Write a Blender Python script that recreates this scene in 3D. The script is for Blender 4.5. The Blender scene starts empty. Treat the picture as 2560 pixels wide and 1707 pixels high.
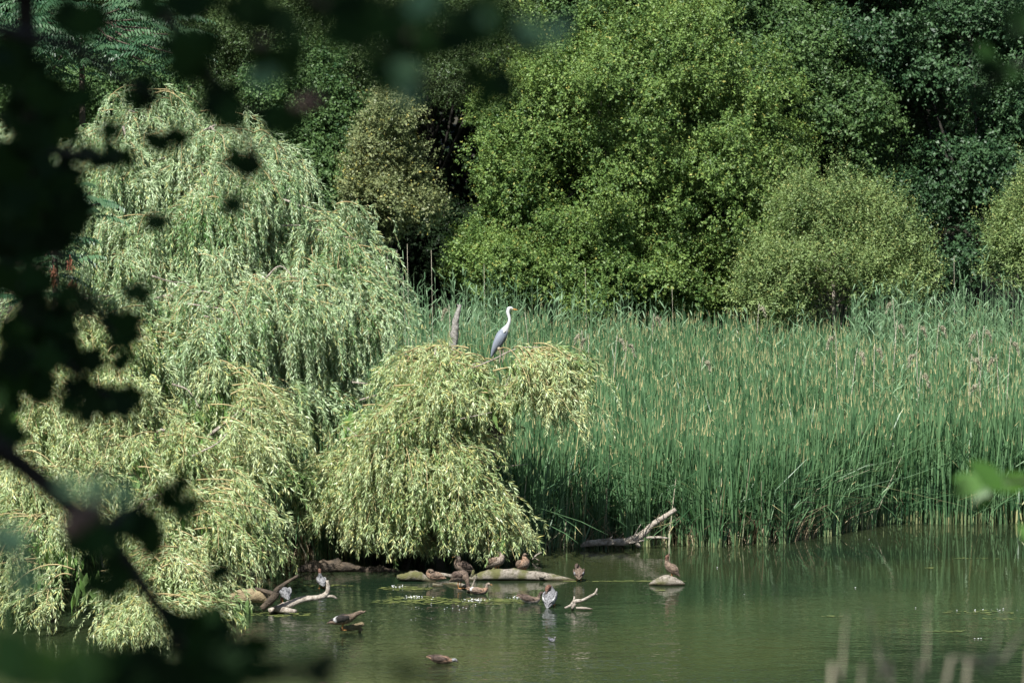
import bpy, math, random
import numpy as np
from mathutils import Vector

# ------------------------------------------------------------------ camera / light
F, CX, CY, H, HY = 9035.0, 1280.0, 853.5, 8.0, 160.0
TH = math.atan((CY - HY) / F)
sc = bpy.context.scene
cd = bpy.data.cameras.new('camera'); cam = bpy.data.objects.new('camera', cd)
sc.collection.objects.link(cam); sc.camera = cam
cam.location = (0, 0, H); cam.rotation_euler = (math.pi/2 - TH, 0, 0)
cd.sensor_width = 36; cd.lens = F / 2560 * 36
cd.clip_start = 0.1; cd.clip_end = 600
cd.dof.use_dof = True; cd.dof.focus_distance = 58.0; cd.dof.aperture_fstop = 4.6

SUN = np.array([-0.25, -0.50, 0.82]); SUN /= np.linalg.norm(SUN)
w = bpy.data.worlds.new('World'); sc.world = w; w.use_nodes = True
wn = w.node_tree.nodes; bg = wn['Background']; sky = wn.new('ShaderNodeTexSky')
sky.sky_type = 'NISHITA'; sky.sun_disc = False
sky.sun_elevation = math.asin(SUN[2]); sky.sun_rotation = math.atan2(SUN[0], SUN[1])
w.node_tree.links.new(sky.outputs[0], bg.inputs[0]); bg.inputs[1].default_value = 0.05
ld = bpy.data.lights.new('sun', 'SUN'); ld.energy = 5.0; ld.angle = math.radians(0.5); ld.color = (1, 0.975, 0.93)
lo = bpy.data.objects.new('sun', ld); sc.collection.objects.link(lo)
lo.rotation_euler = Vector(SUN).to_track_quat('Z', 'Y').to_euler(); lo.location = (0, 0, 40)
sc.view_settings.view_transform = 'Standard'; sc.view_settings.look = 'None'
sc.view_settings.exposure = 0.86; sc.view_settings.gamma = 1
try:
    sc.cycles.max_bounces = 6; sc.cycles.diffuse_bounces = 2; sc.cycles.glossy_bounces = 3; sc.cycles.transmission_bounces = 3
except Exception: pass

# ------------------------------------------------------------------ helpers
def _dir(x, y):
    dx = (x - CX) / F; dy = (CY - y) / F
    return np.array([dx, math.cos(TH) + dy*math.sin(TH), -math.sin(TH) + dy*math.cos(TH)])
def P(x, y, Y):
    d = _dir(x, y); return d * (Y / d[1]) + np.array([0, 0, H])
def G(x, y, z=0.0):
    d = _dir(x, y); return d * ((z - H) / d[2]) + np.array([0, 0, H])
def ppm(Y): return F / Y

def tag(o, label=None, cat=None, group=None, kind=None):
    if label: o['label'] = label
    if cat: o['category'] = cat
    if group: o['group'] = group
    if kind: o['kind'] = kind
    return o
def empty(name, loc, label=None, cat=None, group=None):
    o = bpy.data.objects.new(name, None); sc.collection.objects.link(o)
    o.location = tuple(loc); o.empty_display_size = 0.2
    return tag(o, label, cat, group)
def origin(par):
    v = np.zeros(3)
    while par is not None:
        v = v + np.array(par.location); par = par.parent
    return v
def mk(name, verts, faces, mat, parent=None, base=None, fattr=None, vattr=None, vcol=None, smooth=False):
    """verts in WORLD coords; faces (N,k) numpy or list of lists"""
    verts = np.asarray(verts, dtype=np.float64)
    off = origin(parent) if parent is not None else (np.zeros(3) if base is None else np.array(base, float))
    lb = np.zeros(3) if (base is None or parent is not None) else np.array(base, float)
    v = (verts - off).astype(np.float32)
    me = bpy.data.meshes.new(name)
    me.vertices.add(len(v)); me.vertices.foreach_set('co', v.ravel())
    if isinstance(faces, np.ndarray):
        n, k = faces.shape
        me.loops.add(n*k); me.loops.foreach_set('vertex_index', faces.astype(np.int32).ravel())
        me.polygons.add(n); me.polygons.foreach_set('loop_start', np.arange(0, n*k, k, dtype=np.int32))
        me.polygons.foreach_set('loop_total', np.full(n, k, dtype=np.int32))
    else:
        tot = np.array([len(f) for f in faces], dtype=np.int32); n = len(tot)
        idx = np.array([i for f in faces for i in f], dtype=np.int32)
        me.loops.add(len(idx)); me.loops.foreach_set('vertex_index', idx)
        me.polygons.add(n); me.polygons.foreach_set('loop_start', np.concatenate([[0], np.cumsum(tot)[:-1]]).astype(np.int32))
        me.polygons.foreach_set('loop_total', tot)
    for nm, a in (fattr or {}).items():
        at = me.attributes.new(nm, 'FLOAT', 'FACE'); at.data.foreach_set('value', np.asarray(a, np.float32))
    for nm, a in (vattr or {}).items():
        at = me.attributes.new(nm, 'FLOAT', 'POINT'); at.data.foreach_set('value', np.asarray(a, np.float32))
    if vcol is not None:
        at = me.attributes.new('Col', 'FLOAT_COLOR', 'POINT')
        c = np.ones((len(v), 4), np.float32); c[:, :3] = vcol; at.data.foreach_set('color', c.ravel())
    if smooth: me.polygons.foreach_set('use_smooth', np.ones(n, bool))
    me.update(calc_edges=True); me.validate()
    if mat: me.materials.append(mat)
    o = bpy.data.objects.new(name, me); sc.collection.objects.link(o)
    if parent is not None: o.parent = parent
    else: o.location = tuple(lb)
    return o
class Acc:
    """accumulate several meshes (numpy) into one"""
    def __init__(s): s.v = []; s.f = []; s.c = []; s.n = 0
    def add(s, v, f, c=None):
        s.v.append(np.asarray(v)); s.f.extend([[i + s.n for i in q] for q in f]); s.n += len(v)
        if c is not None: s.c.append(np.asarray(c))
    def out(s): return np.concatenate(s.v), s.f, (np.concatenate(s.c) if s.c else None)
def norm(a): return a / np.maximum(np.linalg.norm(a, axis=-1, keepdims=True), 1e-9)
def rsph(rng, n): return norm(rng.normal(size=(n, 3)))

def spline(pts, n):
    """Catmull-Rom through rows of pts (any columns), n samples per span"""
    p = np.asarray(pts, float); p = np.vstack([2*p[0]-p[1], p, 2*p[-1]-p[-2]]); out = []
    for i in range(1, len(p)-2):
        a, b, c, d = p[i-1:i+3]
        for t in np.linspace(0, 1, n, endpoint=False):
            out.append(.5*((2*b) + (c-a)*t + (2*a-5*b+4*c-d)*t*t + (3*b-a-3*c+d)*t**3))
    out.append(p[-2]); return np.array(out)
def loft(pts, rw, rh, sides=10, side0=(0, 1, 0), cap=True, rough=0, rng=None):
    p = np.asarray(pts, float); n = len(p)
    T = norm(np.gradient(p, axis=0)); S = np.array(side0, float)
    vs = []; a = np.linspace(0, 2*math.pi, sides, endpoint=False)
    for i in range(n):
        S = S - T[i]*np.dot(S, T[i]); S = S/max(np.linalg.norm(S), 1e-6); U = np.cross(S, T[i])
        k = 1 + (rng.normal(size=sides)*rough if rough else 0)
        vs.append(p[i] + np.outer(np.cos(a)*rw[i]*k, S) - np.outer(np.sin(a)*rh[i]*k, U)*-1)
    v = np.concatenate(vs); f = []
    for i in range(n-1):
        for j in range(sides):
            k = (j+1) % sides; f.append([i*sides+j, i*sides+k, (i+1)*sides+k, (i+1)*sides+j])
    if cap:
        f.append(list(range(sides))[::-1]); f.append([(n-1)*sides+j for j in range(sides)])
    return v, f
def tube(pts, r, sides=6, n=3, rough=0, rng=None):
    q = np.column_stack([np.asarray(pts, float), np.asarray(r, float)*np.ones(len(pts))])
    s = spline(q, n) if len(pts) > 2 else q
    T = s[-1, :3]-s[0, :3]; side = (0, 1, 0) if abs(T[1]) < .9*np.linalg.norm(T) else (1, 0, 0)
    rr = np.maximum(s[:, 3], .001)
    return loft(s[:, :3], rr, rr, sides, side, True, rough, rng)

# ------------------------------------------------------------------ materials
def newmat(name):
    m = bpy.data.materials.new(name); m.use_nodes = True; nt = m.node_tree; nt.nodes.clear()
    out = nt.nodes.new('ShaderNodeOutputMaterial'); return m, nt, out
def leafmat(name, c1, c2, tip=None, rough=.45, spec=.5, trans=.19, tcol=None, big=0.35, bsc=0.7):
    """c1..c2 vary per leaf; 'tip' colour where face attribute 'tip' is high; slow noise varies whole boughs"""
    m, nt, out = newmat(name); N = nt.nodes; L = nt.links
    at = N.new('ShaderNodeAttribute'); at.attribute_name = 'rnd'
    mix = N.new('ShaderNodeMix'); mix.data_type = 'RGBA'
    mix.inputs['A'].default_value = (*c1, 1); mix.inputs['B'].default_value = (*c2, 1)
    nz = N.new('ShaderNodeTexNoise'); nz.inputs['Scale'].default_value = bsc; nz.inputs['Detail'].default_value = 2
    tc = N.new('ShaderNodeNewGeometry'); L.new(tc.outputs['Position'], nz.inputs['Vector'])
    ma = N.new('ShaderNodeMath'); ma.operation = 'MULTIPLY_ADD'; L.new(nz.outputs[0], ma.inputs[0]); ma.inputs[1].default_value = big*2; ma.inputs[2].default_value = -big
    ad = N.new('ShaderNodeMath'); ad.operation = 'ADD'; ad.use_clamp = True; L.new(at.outputs['Fac'], ad.inputs[0]); L.new(ma.outputs[0], ad.inputs[1])
    L.new(ad.outputs[0], mix.inputs['Factor']); col = mix.outputs['Result']
    if tip is not None:
        a2 = N.new('ShaderNodeAttribute'); a2.attribute_name = 'tip'
        m2 = N.new('ShaderNodeMix'); m2.data_type = 'RGBA'; L.new(a2.outputs['Fac'], m2.inputs['Factor'])
        L.new(col, m2.inputs['A']); m2.inputs['B'].default_value = (*tip, 1); col = m2.outputs['Result']
    pb = N.new('ShaderNodeBsdfPrincipled'); L.new(col, pb.inputs['Base Color'])
    pb.inputs['Roughness'].default_value = rough; pb.inputs['Specular IOR Level'].default_value = spec
    tr = N.new('ShaderNodeBsdfTranslucent')
    hs = N.new('ShaderNodeHueSaturation'); hs.inputs['Hue'].default_value = .48; hs.inputs['Saturation'].default_value = 1.15; hs.inputs['Value'].default_value = 1.3
    L.new(col, hs.inputs['Color']); L.new(hs.outputs[0], tr.inputs['Color'])
    mx = N.new('ShaderNodeMixShader'); mx.inputs[0].default_value = trans
    L.new(pb.outputs[0], mx.inputs[1]); L.new(tr.outputs[0], mx.inputs[2]); L.new(mx.outputs[0], out.inputs[0])
    return m
def barkmat(name, a, b, c=None, sc_=6, moss=None, rough=.85, wet=False):
    m, nt, out = newmat(name); N = nt.nodes; L = nt.links
    tc = N.new('ShaderNodeNewGeometry')
    nz = N.new('ShaderNodeTexNoise'); nz.inputs['Scale'].default_value = sc_; nz.inputs['Detail'].default_value = 6; nz.inputs['Roughness'].default_value = .7
    L.new(tc.outputs['Position'], nz.inputs['Vector'])
    cr = N.new('ShaderNodeValToRGB'); L.new(nz.outputs[0], cr.inputs[0])
    cr.color_ramp.elements[0].position = .33; cr.color_ramp.elements[0].color = (*a, 1)
    cr.color_ramp.elements[1].position = .68; cr.color_ramp.elements[1].color = (*b, 1)
    if c is not None: e = cr.color_ramp.elements.new(.5); e.color = (*c, 1)
    col = cr.outputs[0]
    if moss is not None:
        n2 = N.new('ShaderNodeTexNoise'); n2.inputs['Scale'].default_value = 3; n2.inputs['Detail'].default_value = 4
        L.new(tc.outputs['Position'], n2.inputs['Vector'])
        r2 = N.new('ShaderNodeMapRange'); r2.inputs[1].default_value = .5; r2.inputs[2].default_value = .62; L.new(n2.outputs[0], r2.inputs[0])
        m2 = N.new('ShaderNodeMix'); m2.data_type = 'RGBA'; L.new(r2.outputs[0], m2.inputs['Factor'])
        L.new(col, m2.inputs['A']); m2.inputs['B'].default_value = (*moss, 1); col = m2.outputs['Result']
    if wet:        # waterlogged band just above the pond
        sx = N.new('ShaderNodeSeparateXYZ'); L.new(tc.outputs['Position'], sx.inputs[0]); ad = N.new('ShaderNodeMath'); ad.operation = 'MULTIPLY_ADD'
        L.new(nz.outputs[0], ad.inputs[0]); ad.inputs[1].default_value = -.06; L.new(sx.outputs['Z'], ad.inputs[2])
        r3 = N.new('ShaderNodeMapRange'); r3.inputs[1].default_value = -.012; r3.inputs[2].default_value = .012; r3.inputs[3].default_value = 1; r3.inputs[4].default_value = 0; L.new(ad.outputs[0], r3.inputs[0])
        m3 = N.new('ShaderNodeMix'); m3.data_type = 'RGBA'; L.new(r3.outputs[0], m3.inputs['Factor']); L.new(col, m3.inputs['A']); m3.inputs['B'].default_value = (.07, .06, .03, 1); col = m3.outputs['Result']
    pb = N.new('ShaderNodeBsdfPrincipled'); L.new(col, pb.inputs['Base Color']); pb.inputs['Roughness'].default_value = rough
    pb.inputs['Specular IOR Level'].default_value = .25
    bp = N.new('ShaderNodeBump'); bp.inputs['Strength'].default_value = 1; bp.inputs['Distance'].default_value = .035
    n3 = N.new('ShaderNodeTexNoise'); n3.inputs['Scale'].default_value = sc_*5; n3.inputs['Detail'].default_value = 5
    L.new(tc.outputs['Position'], n3.inputs['Vector']); L.new(n3.outputs[0], bp.inputs['Height']); L.new(bp.outputs[0], pb.inputs['Normal'])
    L.new(pb.outputs[0], out.inputs[0]); return m
def feathermat():
    m, nt, out = newmat('feathers'); N = nt.nodes; L = nt.links
    at = N.new('ShaderNodeAttribute'); at.attribute_name = 'Col'
    tc = N.new('ShaderNodeTexCoord'); mp = N.new('ShaderNodeMapping'); mp.inputs['Scale'].default_value = (32, 55, 60)
    L.new(tc.outputs['Object'], mp.inputs[0])
    nz = N.new('ShaderNodeTexNoise'); nz.inputs['Scale'].default_value = 1; nz.inputs['Detail'].default_value = 4; L.new(mp.outputs[0], nz.inputs['Vector'])
    mr = N.new('ShaderNodeMapRange'); mr.inputs[1].default_value = .35; mr.inputs[2].default_value = .65; mr.inputs[3].default_value = .35; mr.inputs[4].default_value = 1.35
    L.new(nz.outputs[0], mr.inputs[0])
    vm = N.new('ShaderNodeVectorMath'); vm.operation = 'SCALE'; L.new(at.outputs['Color'], vm.inputs[0]); L.new(mr.outputs[0], vm.inputs['Scale'])
    pb = N.new('ShaderNodeBsdfPrincipled'); L.new(vm.outputs[0], pb.inputs['Base Color']); pb.inputs['Roughness'].default_value = .75
    pb.inputs['Specular IOR Level'].default_value = .2
    L.new(pb.outputs[0], out.inputs[0]); return m
def heronmat():
    m, nt, out = newmat('heron_feathers'); N = nt.nodes; L = nt.links
    at = N.new('ShaderNodeAttribute'); at.attribute_name = 'Col'
    nz = N.new('ShaderNodeTexNoise'); nz.inputs['Scale'].default_value = 40; nz.inputs['Detail'].default_value = 3
    tc = N.new('ShaderNodeTexCoord'); L.new(tc.outputs['Object'], nz.inputs['Vector'])
    mr = N.new('ShaderNodeMapRange'); mr.inputs[3].default_value = .8; mr.inputs[4].default_value = 1.2; L.new(nz.outputs[0], mr.inputs[0])
    vm = N.new('ShaderNodeVectorMath'); vm.operation = 'SCALE'; L.new(at.outputs['Color'], vm.inputs[0]); L.new(mr.outputs[0], vm.inputs['Scale'])
    pb = N.new('ShaderNodeBsdfPrincipled'); L.new(vm.outputs[0], pb.inputs['Base Color']); pb.inputs['Roughness'].default_value = .7
    L.new(pb.outputs[0], out.inputs[0]); return m

M = {}
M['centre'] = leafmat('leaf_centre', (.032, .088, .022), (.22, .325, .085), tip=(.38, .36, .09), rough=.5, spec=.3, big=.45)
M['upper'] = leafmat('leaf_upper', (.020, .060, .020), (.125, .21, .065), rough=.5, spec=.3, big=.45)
M['shrub'] = leafmat('leaf_shrub', (.08, .145, .045), (.27, .36, .13), tip=(.38, .37, .12), rough=.5, spec=.3, big=.45, bsc=1.1)
M['dark'] = leafmat('leaf_dark', (.015, .050, .020), (.078, .150, .060), rough=.5, spec=.35, big=.45)
M['robinia'] = leafmat('leaf_robinia', (.025, .060, .020), (.13, .19, .065), spec=.3, big=.45)
M['elder'] = leafmat('leaf_elder', (.085, .125, .045), (.24, .27, .12), tip=(.42, .36, .08), spec=.3, big=.4)
M['sumac'] = leafmat('leaf_sumac', (.025, .080, .035), (.085, .165, .075), rough=.4, spec=.5)
M['far'] = leafmat('leaf_far_shade_tinted', (.010, .022, .010), (.025, .045, .018), spec=.1)  # deep shade of the wood put into these very dark leaves
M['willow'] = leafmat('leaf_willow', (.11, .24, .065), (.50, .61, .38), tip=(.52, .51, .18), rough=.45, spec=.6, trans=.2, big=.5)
M['willow2'] = leafmat('leaf_willow_yellowish', (.13, .25, .06), (.54, .62, .34), tip=(.56, .53, .18), rough=.45, spec=.6, trans=.2, big=.5)  # slightly yellower leaf tone for the lower boughs
M['cattail'] = leafmat('blade_cattail', (.032, .098, .038), (.15, .27, .12), tip=(.62, .55, .27), rough=.42, spec=.5, trans=.25, big=.40, bsc=.6)
M['reed'] = leafmat('blade_reed', (.09, .19, .085), (.20, .31, .165), tip=(.32, .33, .18), rough=.5, spec=.4)
M['deadleaf'] = leafmat('blade_dead', (.16, .12, .07), (.46, .38, .25), rough=.7, spec=.2)
M['redleaf'] = leafmat('leaf_withered', (.17, .07, .04), (.32, .15, .09), rough=.7, spec=.2)
M['near'] = leafmat('leaf_near_shade_tinted', (.007, .020, .006), (.022, .060, .014), rough=.6, spec=.1, trans=.15)  # shade under the near crown put into the leaf colour
M['nearlit'] = leafmat('leaf_near_sun_tinted', (.05, .14, .025), (.12, .26, .05), rough=.4, spec=.5, trans=.45)  # sunlit copy of the near leaf, light put into the colour
M['nearpale'] = leafmat('leaf_near_sky_tinted', (.17, .36, .17), (.28, .48, .27), rough=.5, spec=.6, trans=.35)  # skylight on these leaves put into the pale colour
M['twig_y'] = barkmat('bark_willow_twig', (.26, .20, .09), (.50, .42, .22), sc_=3)
M['bark'] = barkmat('bark_brown', (.05, .038, .03), (.15, .12, .09))
M['bleached'] = barkmat('wood_bleached', (.10, .085, .065), (.56, .50, .42), (.36, .32, .26), sc_=26, moss=(.17, .17, .07), wet=True)
M['barklight'] = barkmat('wood_pale', (.18, .15, .12), (.66, .60, .52), (.46, .40, .33), sc_=20, wet=True)
M['snag'] = barkmat('wood_snag', (.20, .19, .17), (.60, .58, .53), (.40, .38, .34), sc_=26)
M['darkwood'] = barkmat('wood_wet', (.03, .025, .02), (.13, .10, .07), sc_=9)
M['yellowwood'] = barkmat('wood_yellow', (.16, .12, .07), (.42, .34, .20), sc_=14)
M['stalk'] = barkmat('reed_stalk', (.36, .34, .24), (.58, .54, .42), sc_=4)
M['drygrass'] = barkmat('dry_grass', (.22, .20, .14), (.34, .31, .23), sc_=4)
M['plume'] = leafmat('reed_plume_hair', (.27, .26, .17), (.52, .49, .36), rough=.8, spec=.1, trans=.2)
M['nearbark'] = barkmat('bark_shade_tinted', (.016, .015, .012), (.050, .046, .038))  # shade around the trunks put into this dark bark colour
M['nearbrown'] = barkmat('bark_near_light', (.16, .11, .09), (.30, .23, .19))
M['feather'] = feathermat(); M['heron'] = heronmat()

# ------------------------------------------------------------------ ground, water
def ground_z(x, y):
    far = np.clip((y-90)/10, 0, 1); z = -.9 + far*1.4 + np.clip(y-97, 0, 200)*.16
    near = np.clip((26-y)/24, 0, 1); near = near*near*(3-2*near)
    return z + near*6.9 + .2*np.sin(x*.31+y*.17)*far
gx = np.linspace(-70, 70, 71); gy = np.linspace(-30, 190, 111)
X, Y = np.meshgrid(gx, gy); Z = ground_z(X, Y)
nx, ny = len(gx), len(gy); I = np.arange(nx*ny).reshape(ny, nx)
mg, nt, out = newmat('soil'); pb = nt.nodes.new('ShaderNodeBsdfPrincipled'); nz = nt.nodes.new('ShaderNodeTexNoise'); nz.inputs['Scale'].default_value = 40
cr = nt.nodes.new('ShaderNodeValToRGB'); cr.color_ramp.elements[0].color = (.012, .011, .007, 1); cr.color_ramp.elements[1].color = (.06, .055, .03, 1)
nt.links.new(nz.outputs[0], cr.inputs[0]); nt.links.new(cr.outputs[0], pb.inputs['Base Color']); pb.inputs['Roughness'].default_value = .95; nt.links.new(pb.outputs[0], out.inputs[0])
tag(mk('ground', np.column_stack([X.ravel(), Y.ravel(), Z.ravel()]),
   np.column_stack([I[:-1, :-1].ravel(), I[:-1, 1:].ravel(), I[1:, 1:].ravel(), I[1:, :-1].ravel()]), mg, smooth=True), kind='structure')

mw, nt, out = newmat('pond_water'); N = nt.nodes; L = nt.links
geo = N.new('ShaderNodeNewGeometry')
pb = N.new('ShaderNodeBsdfPrincipled'); pb.inputs['Roughness'].default_value = .012; pb.inputs['IOR'].default_value = 1.42
nc = N.new('ShaderNodeTexNoise'); nc.inputs['Scale'].default_value = .16; nc.inputs['Detail'].default_value = 2; L.new(geo.outputs['Position'], nc.inputs['Vector'])
cr = N.new('ShaderNodeValToRGB'); cr.color_ramp.elements[0].position = .35; cr.color_ramp.elements[1].position = .65
cr.color_ramp.elements[0].color = (.010, .021, .011, 1); cr.color_ramp.elements[1].color = (.034, .042, .017, 1)
L.new(nc.outputs[0], cr.inputs[0]); L.new(cr.outputs[0], pb.inputs['Base Color'])
def wn_(scale, sx, sy, det):
    mp = N.new('ShaderNodeMapping'); mp.inputs['Scale'].default_value = (sx, sy, 1); L.new(geo.outputs['Position'], mp.inputs[0])
    n = N.new('ShaderNodeTexNoise'); n.inputs['Scale'].default_value = scale; n.inputs['Detail'].default_value = det; L.new(mp.outputs[0], n.inputs['Vector']); return n.outputs[0]
r1 = wn_(5.0, .55, 1, 2); r2 = wn_(1.4, .5, 1, 1); r3 = wn_(15, .7, 1, 1); msk = wn_(.22, 1, .6, 1)
mr = N.new('ShaderNodeMapRange'); mr.inputs[1].default_value = .40; mr.inputs[2].default_value = .62; mr.inputs[3].default_value = .25; mr.inputs[4].default_value = 1.0; L.new(msk, mr.inputs[0])
# calmer close to the reeds, livelier out on the open pond
sp = N.new('ShaderNodeSeparateXYZ'); L.new(geo.outputs['Position'], sp.inputs[0])
my = N.new('ShaderNodeMapRange'); my.inputs[1].default_value = 47; my.inputs[2].default_value = 60; my.inputs[3].default_value = 2.2; my.inputs[4].default_value = .16; L.new(sp.outputs['Y'], my.inputs[0])
mm = N.new('ShaderNodeMath'); mm.operation = 'MULTIPLY'; L.new(mr.outputs[0], mm.inputs[0]); L.new(my.outputs[0], mm.inputs[1])
a1 = N.new('ShaderNodeMath'); a1.operation = 'MULTIPLY_ADD'; L.new(r2, a1.inputs[0]); a1.inputs[1].default_value = 1.6; L.new(r1, a1.inputs[2])
a2 = N.new('ShaderNodeMath'); a2.operation = 'MULTIPLY_ADD'; L.new(r3, a2.inputs[0]); a2.inputs[1].default_value = .45; L.new(a1.outputs[0], a2.inputs[2])
a3 = N.new('ShaderNodeMath'); a3.operation = 'MULTIPLY'; L.new(a2.outputs[0], a3.inputs[0]); L.new(mm.outputs[0], a3.inputs[1])
bp = N.new('ShaderNodeBump'); bp.inputs['Strength'].default_value = 1; bp.inputs['Distance'].default_value = .008
L.new(a3.outputs[0], bp.inputs['Height']); L.new(bp.outputs[0], pb.inputs['Normal']); L.new(pb.outputs[0], out.inputs[0])
tag(mk('water', [(-68, 12, 0), (68, 12, 0), (68, 96, 0), (-68, 96, 0)], [[0, 1, 2, 3]], mw), kind='structure')

# ------------------------------------------------------------------ foliage machinery
def leafquads(pos, tdir, nrm, Ln, Wd, cup=.12):
    """rhombic leaf for every row"""
    t = norm(tdir); s = norm(np.cross(nrm, t)); n = np.cross(t, s)
    Ln = Ln[:, None]; Wd = Wd[:, None]
    a = pos; b = pos + t*Ln*.42 + s*Wd*.5 + n*Wd*cup; c = pos + t*Ln - n*Ln*.10; d = pos + t*Ln*.42 - s*Wd*.5 + n*Wd*cup
    v = np.stack([a, b, c, d], 1).reshape(-1, 3)
    return v, np.arange(len(v)).reshape(-1, 4)
def shoots(rng, base, d, sl, k, L, W, up=.5, tipfrac=.0, spread=1.0):
    n = len(base); d = norm(d)
    t = (np.arange(k)+.6)/k
    ref = rsph(rng, n); e1 = norm(np.cross(d, ref)); e2 = np.cross(d, e1)
    ph = rng.uniform(0, 6.28, (n, 1)) + np.arange(k)[None, :]*2.4
    rad = np.cos(ph)[..., None]*e1[:, None, :] + np.sin(ph)[..., None]*e2[:, None, :]
    pos = base[:, None, :] + d[:, None, :]*(sl[:, None]*t[None, :])[..., None]
    td = d[:, None, :]*(.35+.5*t[None, :, None]) + rad*spread + rng.normal(size=(n, k, 3))*.25
    td[..., 2] -= .15
    nr = rng.normal(size=(n, k, 3))*.55 + np.array([0, 0, 1.0])*up + d[:, None, :]*.5
    sz = rng.uniform(.65, 1.15, (n, k))*(1-.35*t[None, :])*rng.uniform(.7, 1.35, (n, 1))
    v, f = leafquads(pos.reshape(-1, 3), td.reshape(-1, 3), nr.reshape(-1, 3), (L*sz).ravel(), (W*sz).ravel())
    rnd = np.clip(np.repeat(rng.uniform(0, 1, n), k)*.5 + rng.uniform(0, 1, n*k)*.5, 0, 1)
    tip = np.zeros((n, k)); 
    if tipfrac > 0:
        tip[:, -2:] = (rng.uniform(0, 1, (n, 1)) < tipfrac) * rng.uniform(.3, .9, (n, 2))
    return v, f, rnd, tip.ravel()
def n3(p, s, seed, k=7):
    rr = np.random.default_rng(seed); w_ = rr.normal(size=(k, 3))*s; ph = rr.uniform(0, 6.28, k)
    return np.sin(p@w_.T + ph).sum(-1)/math.sqrt(k/2)
def blobs_px(lst):
    out = []
    for (x, y, rx, ry, Yd, rd) in lst:
        c = P(x, y, Yd); s = Yd/F; out.append((c, np.array([rx*s, rd, ry*s])))
    return out
def crown(rng, blobs, clump, dens, spc, k, L, W, wisps=0, sl=.28, up=.5, upb=.35, tipfrac=0., fill=1., flat=1.0, back=.3, spread=1., gap=1.0):
    """lumpy crown: clumps over every lobe, leafy shoots over every clump, coarse leaves inside"""
    V = []; Fc = []; R = []; T = []; o = 0; cents = []
    for (c, r) in blobs:
        area = 4*math.pi*((r[0]*r[1])**1.6/3+(r[0]*r[2])**1.6/3+(r[1]*r[2])**1.6/3)**(1/1.6)
        nc = max(4, int(area/(clump**2)*dens))
        u = rsph(rng, nc*3); keep = (u[:, 1] < .25) | (rng.uniform(size=len(u)) < back); u = u[keep][:nc]
        rr = rng.uniform(.60, 1.06, (len(u), 1)); cc = c + r*u*rr; rr2 = np.where(rng.uniform(size=(len(u), 1)) < .16, rng.uniform(1.0, 1.28, (len(u), 1)), rr)/rr; cc = c + (cc-c)*rr2; cc = cc + u*(n3(cc, 1.5, 77)*.2*r.min())[:, None]
        # drop clumps swallowed by another lobe
        ok = n3(cc, 1.5, 78) > -gap
        for (c2, r2) in blobs:
            if c2 is c: continue
            ok &= (np.sum(((cc-c2)/r2)**2, 1) > .45)
        cc = cc[ok]; u = u[ok]; cents.append(cc)
        n = len(cc); m = spc
        rc = rng.uniform(.3, 1.0, (n, 1, 1))**1.3*1.45*clump
        v = norm(rng.normal(size=(n, m, 3)) + .5*u[:, None, :] + np.array([0, -.25, .35]))
        rad = rng.uniform(.45, 1.0, (n, m, 1))**.6
        p = cc[:, None, :] + v*rc*rad*np.array([1, 1, flat])
        d = v + .4*u[:, None, :] + np.array([0, 0, upb]) + rng.normal(size=(n, m, 3))*.3
        p = p.reshape(-1, 3); d = d.reshape(-1, 3)
        q, f, rnd, tp = shoots(rng, p, d, rng.uniform(.6, 1.3, len(p))*sl, k, L, W, up, tipfrac, spread)
        V.append(q); Fc.append(f+o); o += len(q); R.append(rnd); T.append(tp)
        nf = int(fill*area/(.10)*1.6)
        if nf:
            u2 = rsph(rng, nf); p2 = c + r*u2*(rng.uniform(.15, .62, (nf, 1)))
            q, f = leafquads(p2, rsph(rng, nf), rsph(rng, nf)+[0, 0, .6], rng.uniform(.10, .18, nf), rng.uniform(.07, .12, nf))
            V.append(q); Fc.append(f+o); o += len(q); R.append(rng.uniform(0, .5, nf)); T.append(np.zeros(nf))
    if wisps:      # long shoots standing out of the crown
        bi = rng.integers(0, len(blobs), wisps); u = rsph(rng, wisps); u[:, 1] = -np.abs(u[:, 1]); u[:, 2] = np.abs(u[:, 2])+.6; u = norm(u)
        p = np.array([blobs[i][0] for i in bi]) + np.array([blobs[i][1] for i in bi])*u*.9
        q, f, rnd, tp = shoots(rng, p, u*[1, .6, .6]+np.array([0, 0, .9])+rng.normal(size=(wisps, 3))*.35, rng.uniform(.5, 1.3, wisps), 26, L, W, up, .6, .8)
        V.append(q); Fc.append(f+o); o += len(q); R.append(rnd); T.append(tp)
    return np.concatenate(V), np.concatenate(Fc), np.concatenate(R), np.concatenate(T), np.concatenate(cents)
def trunk_mesh(rng, base, top, r0, tips, lr=.05):
    A = Acc(); b = np.array(base, float); t = np.array(top, float)
    mid = (b+t)/2 + np.array([rng.normal()*.2, rng.normal()*.2, 0])
    A.add(*tube([b, mid, t], [r0, r0*.7, r0*.35], 8, 4, .04, rng))
    for q in tips:
        s = b + (t-b)*rng.uniform(.3, .95); m = (s+q)/2 + np.array([0, 0, .25]) + rng.normal(size=3)*.15
        A.add(*tube([s, m, q], [lr, lr*.6, lr*.2], 5, 3))
    return A
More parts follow.
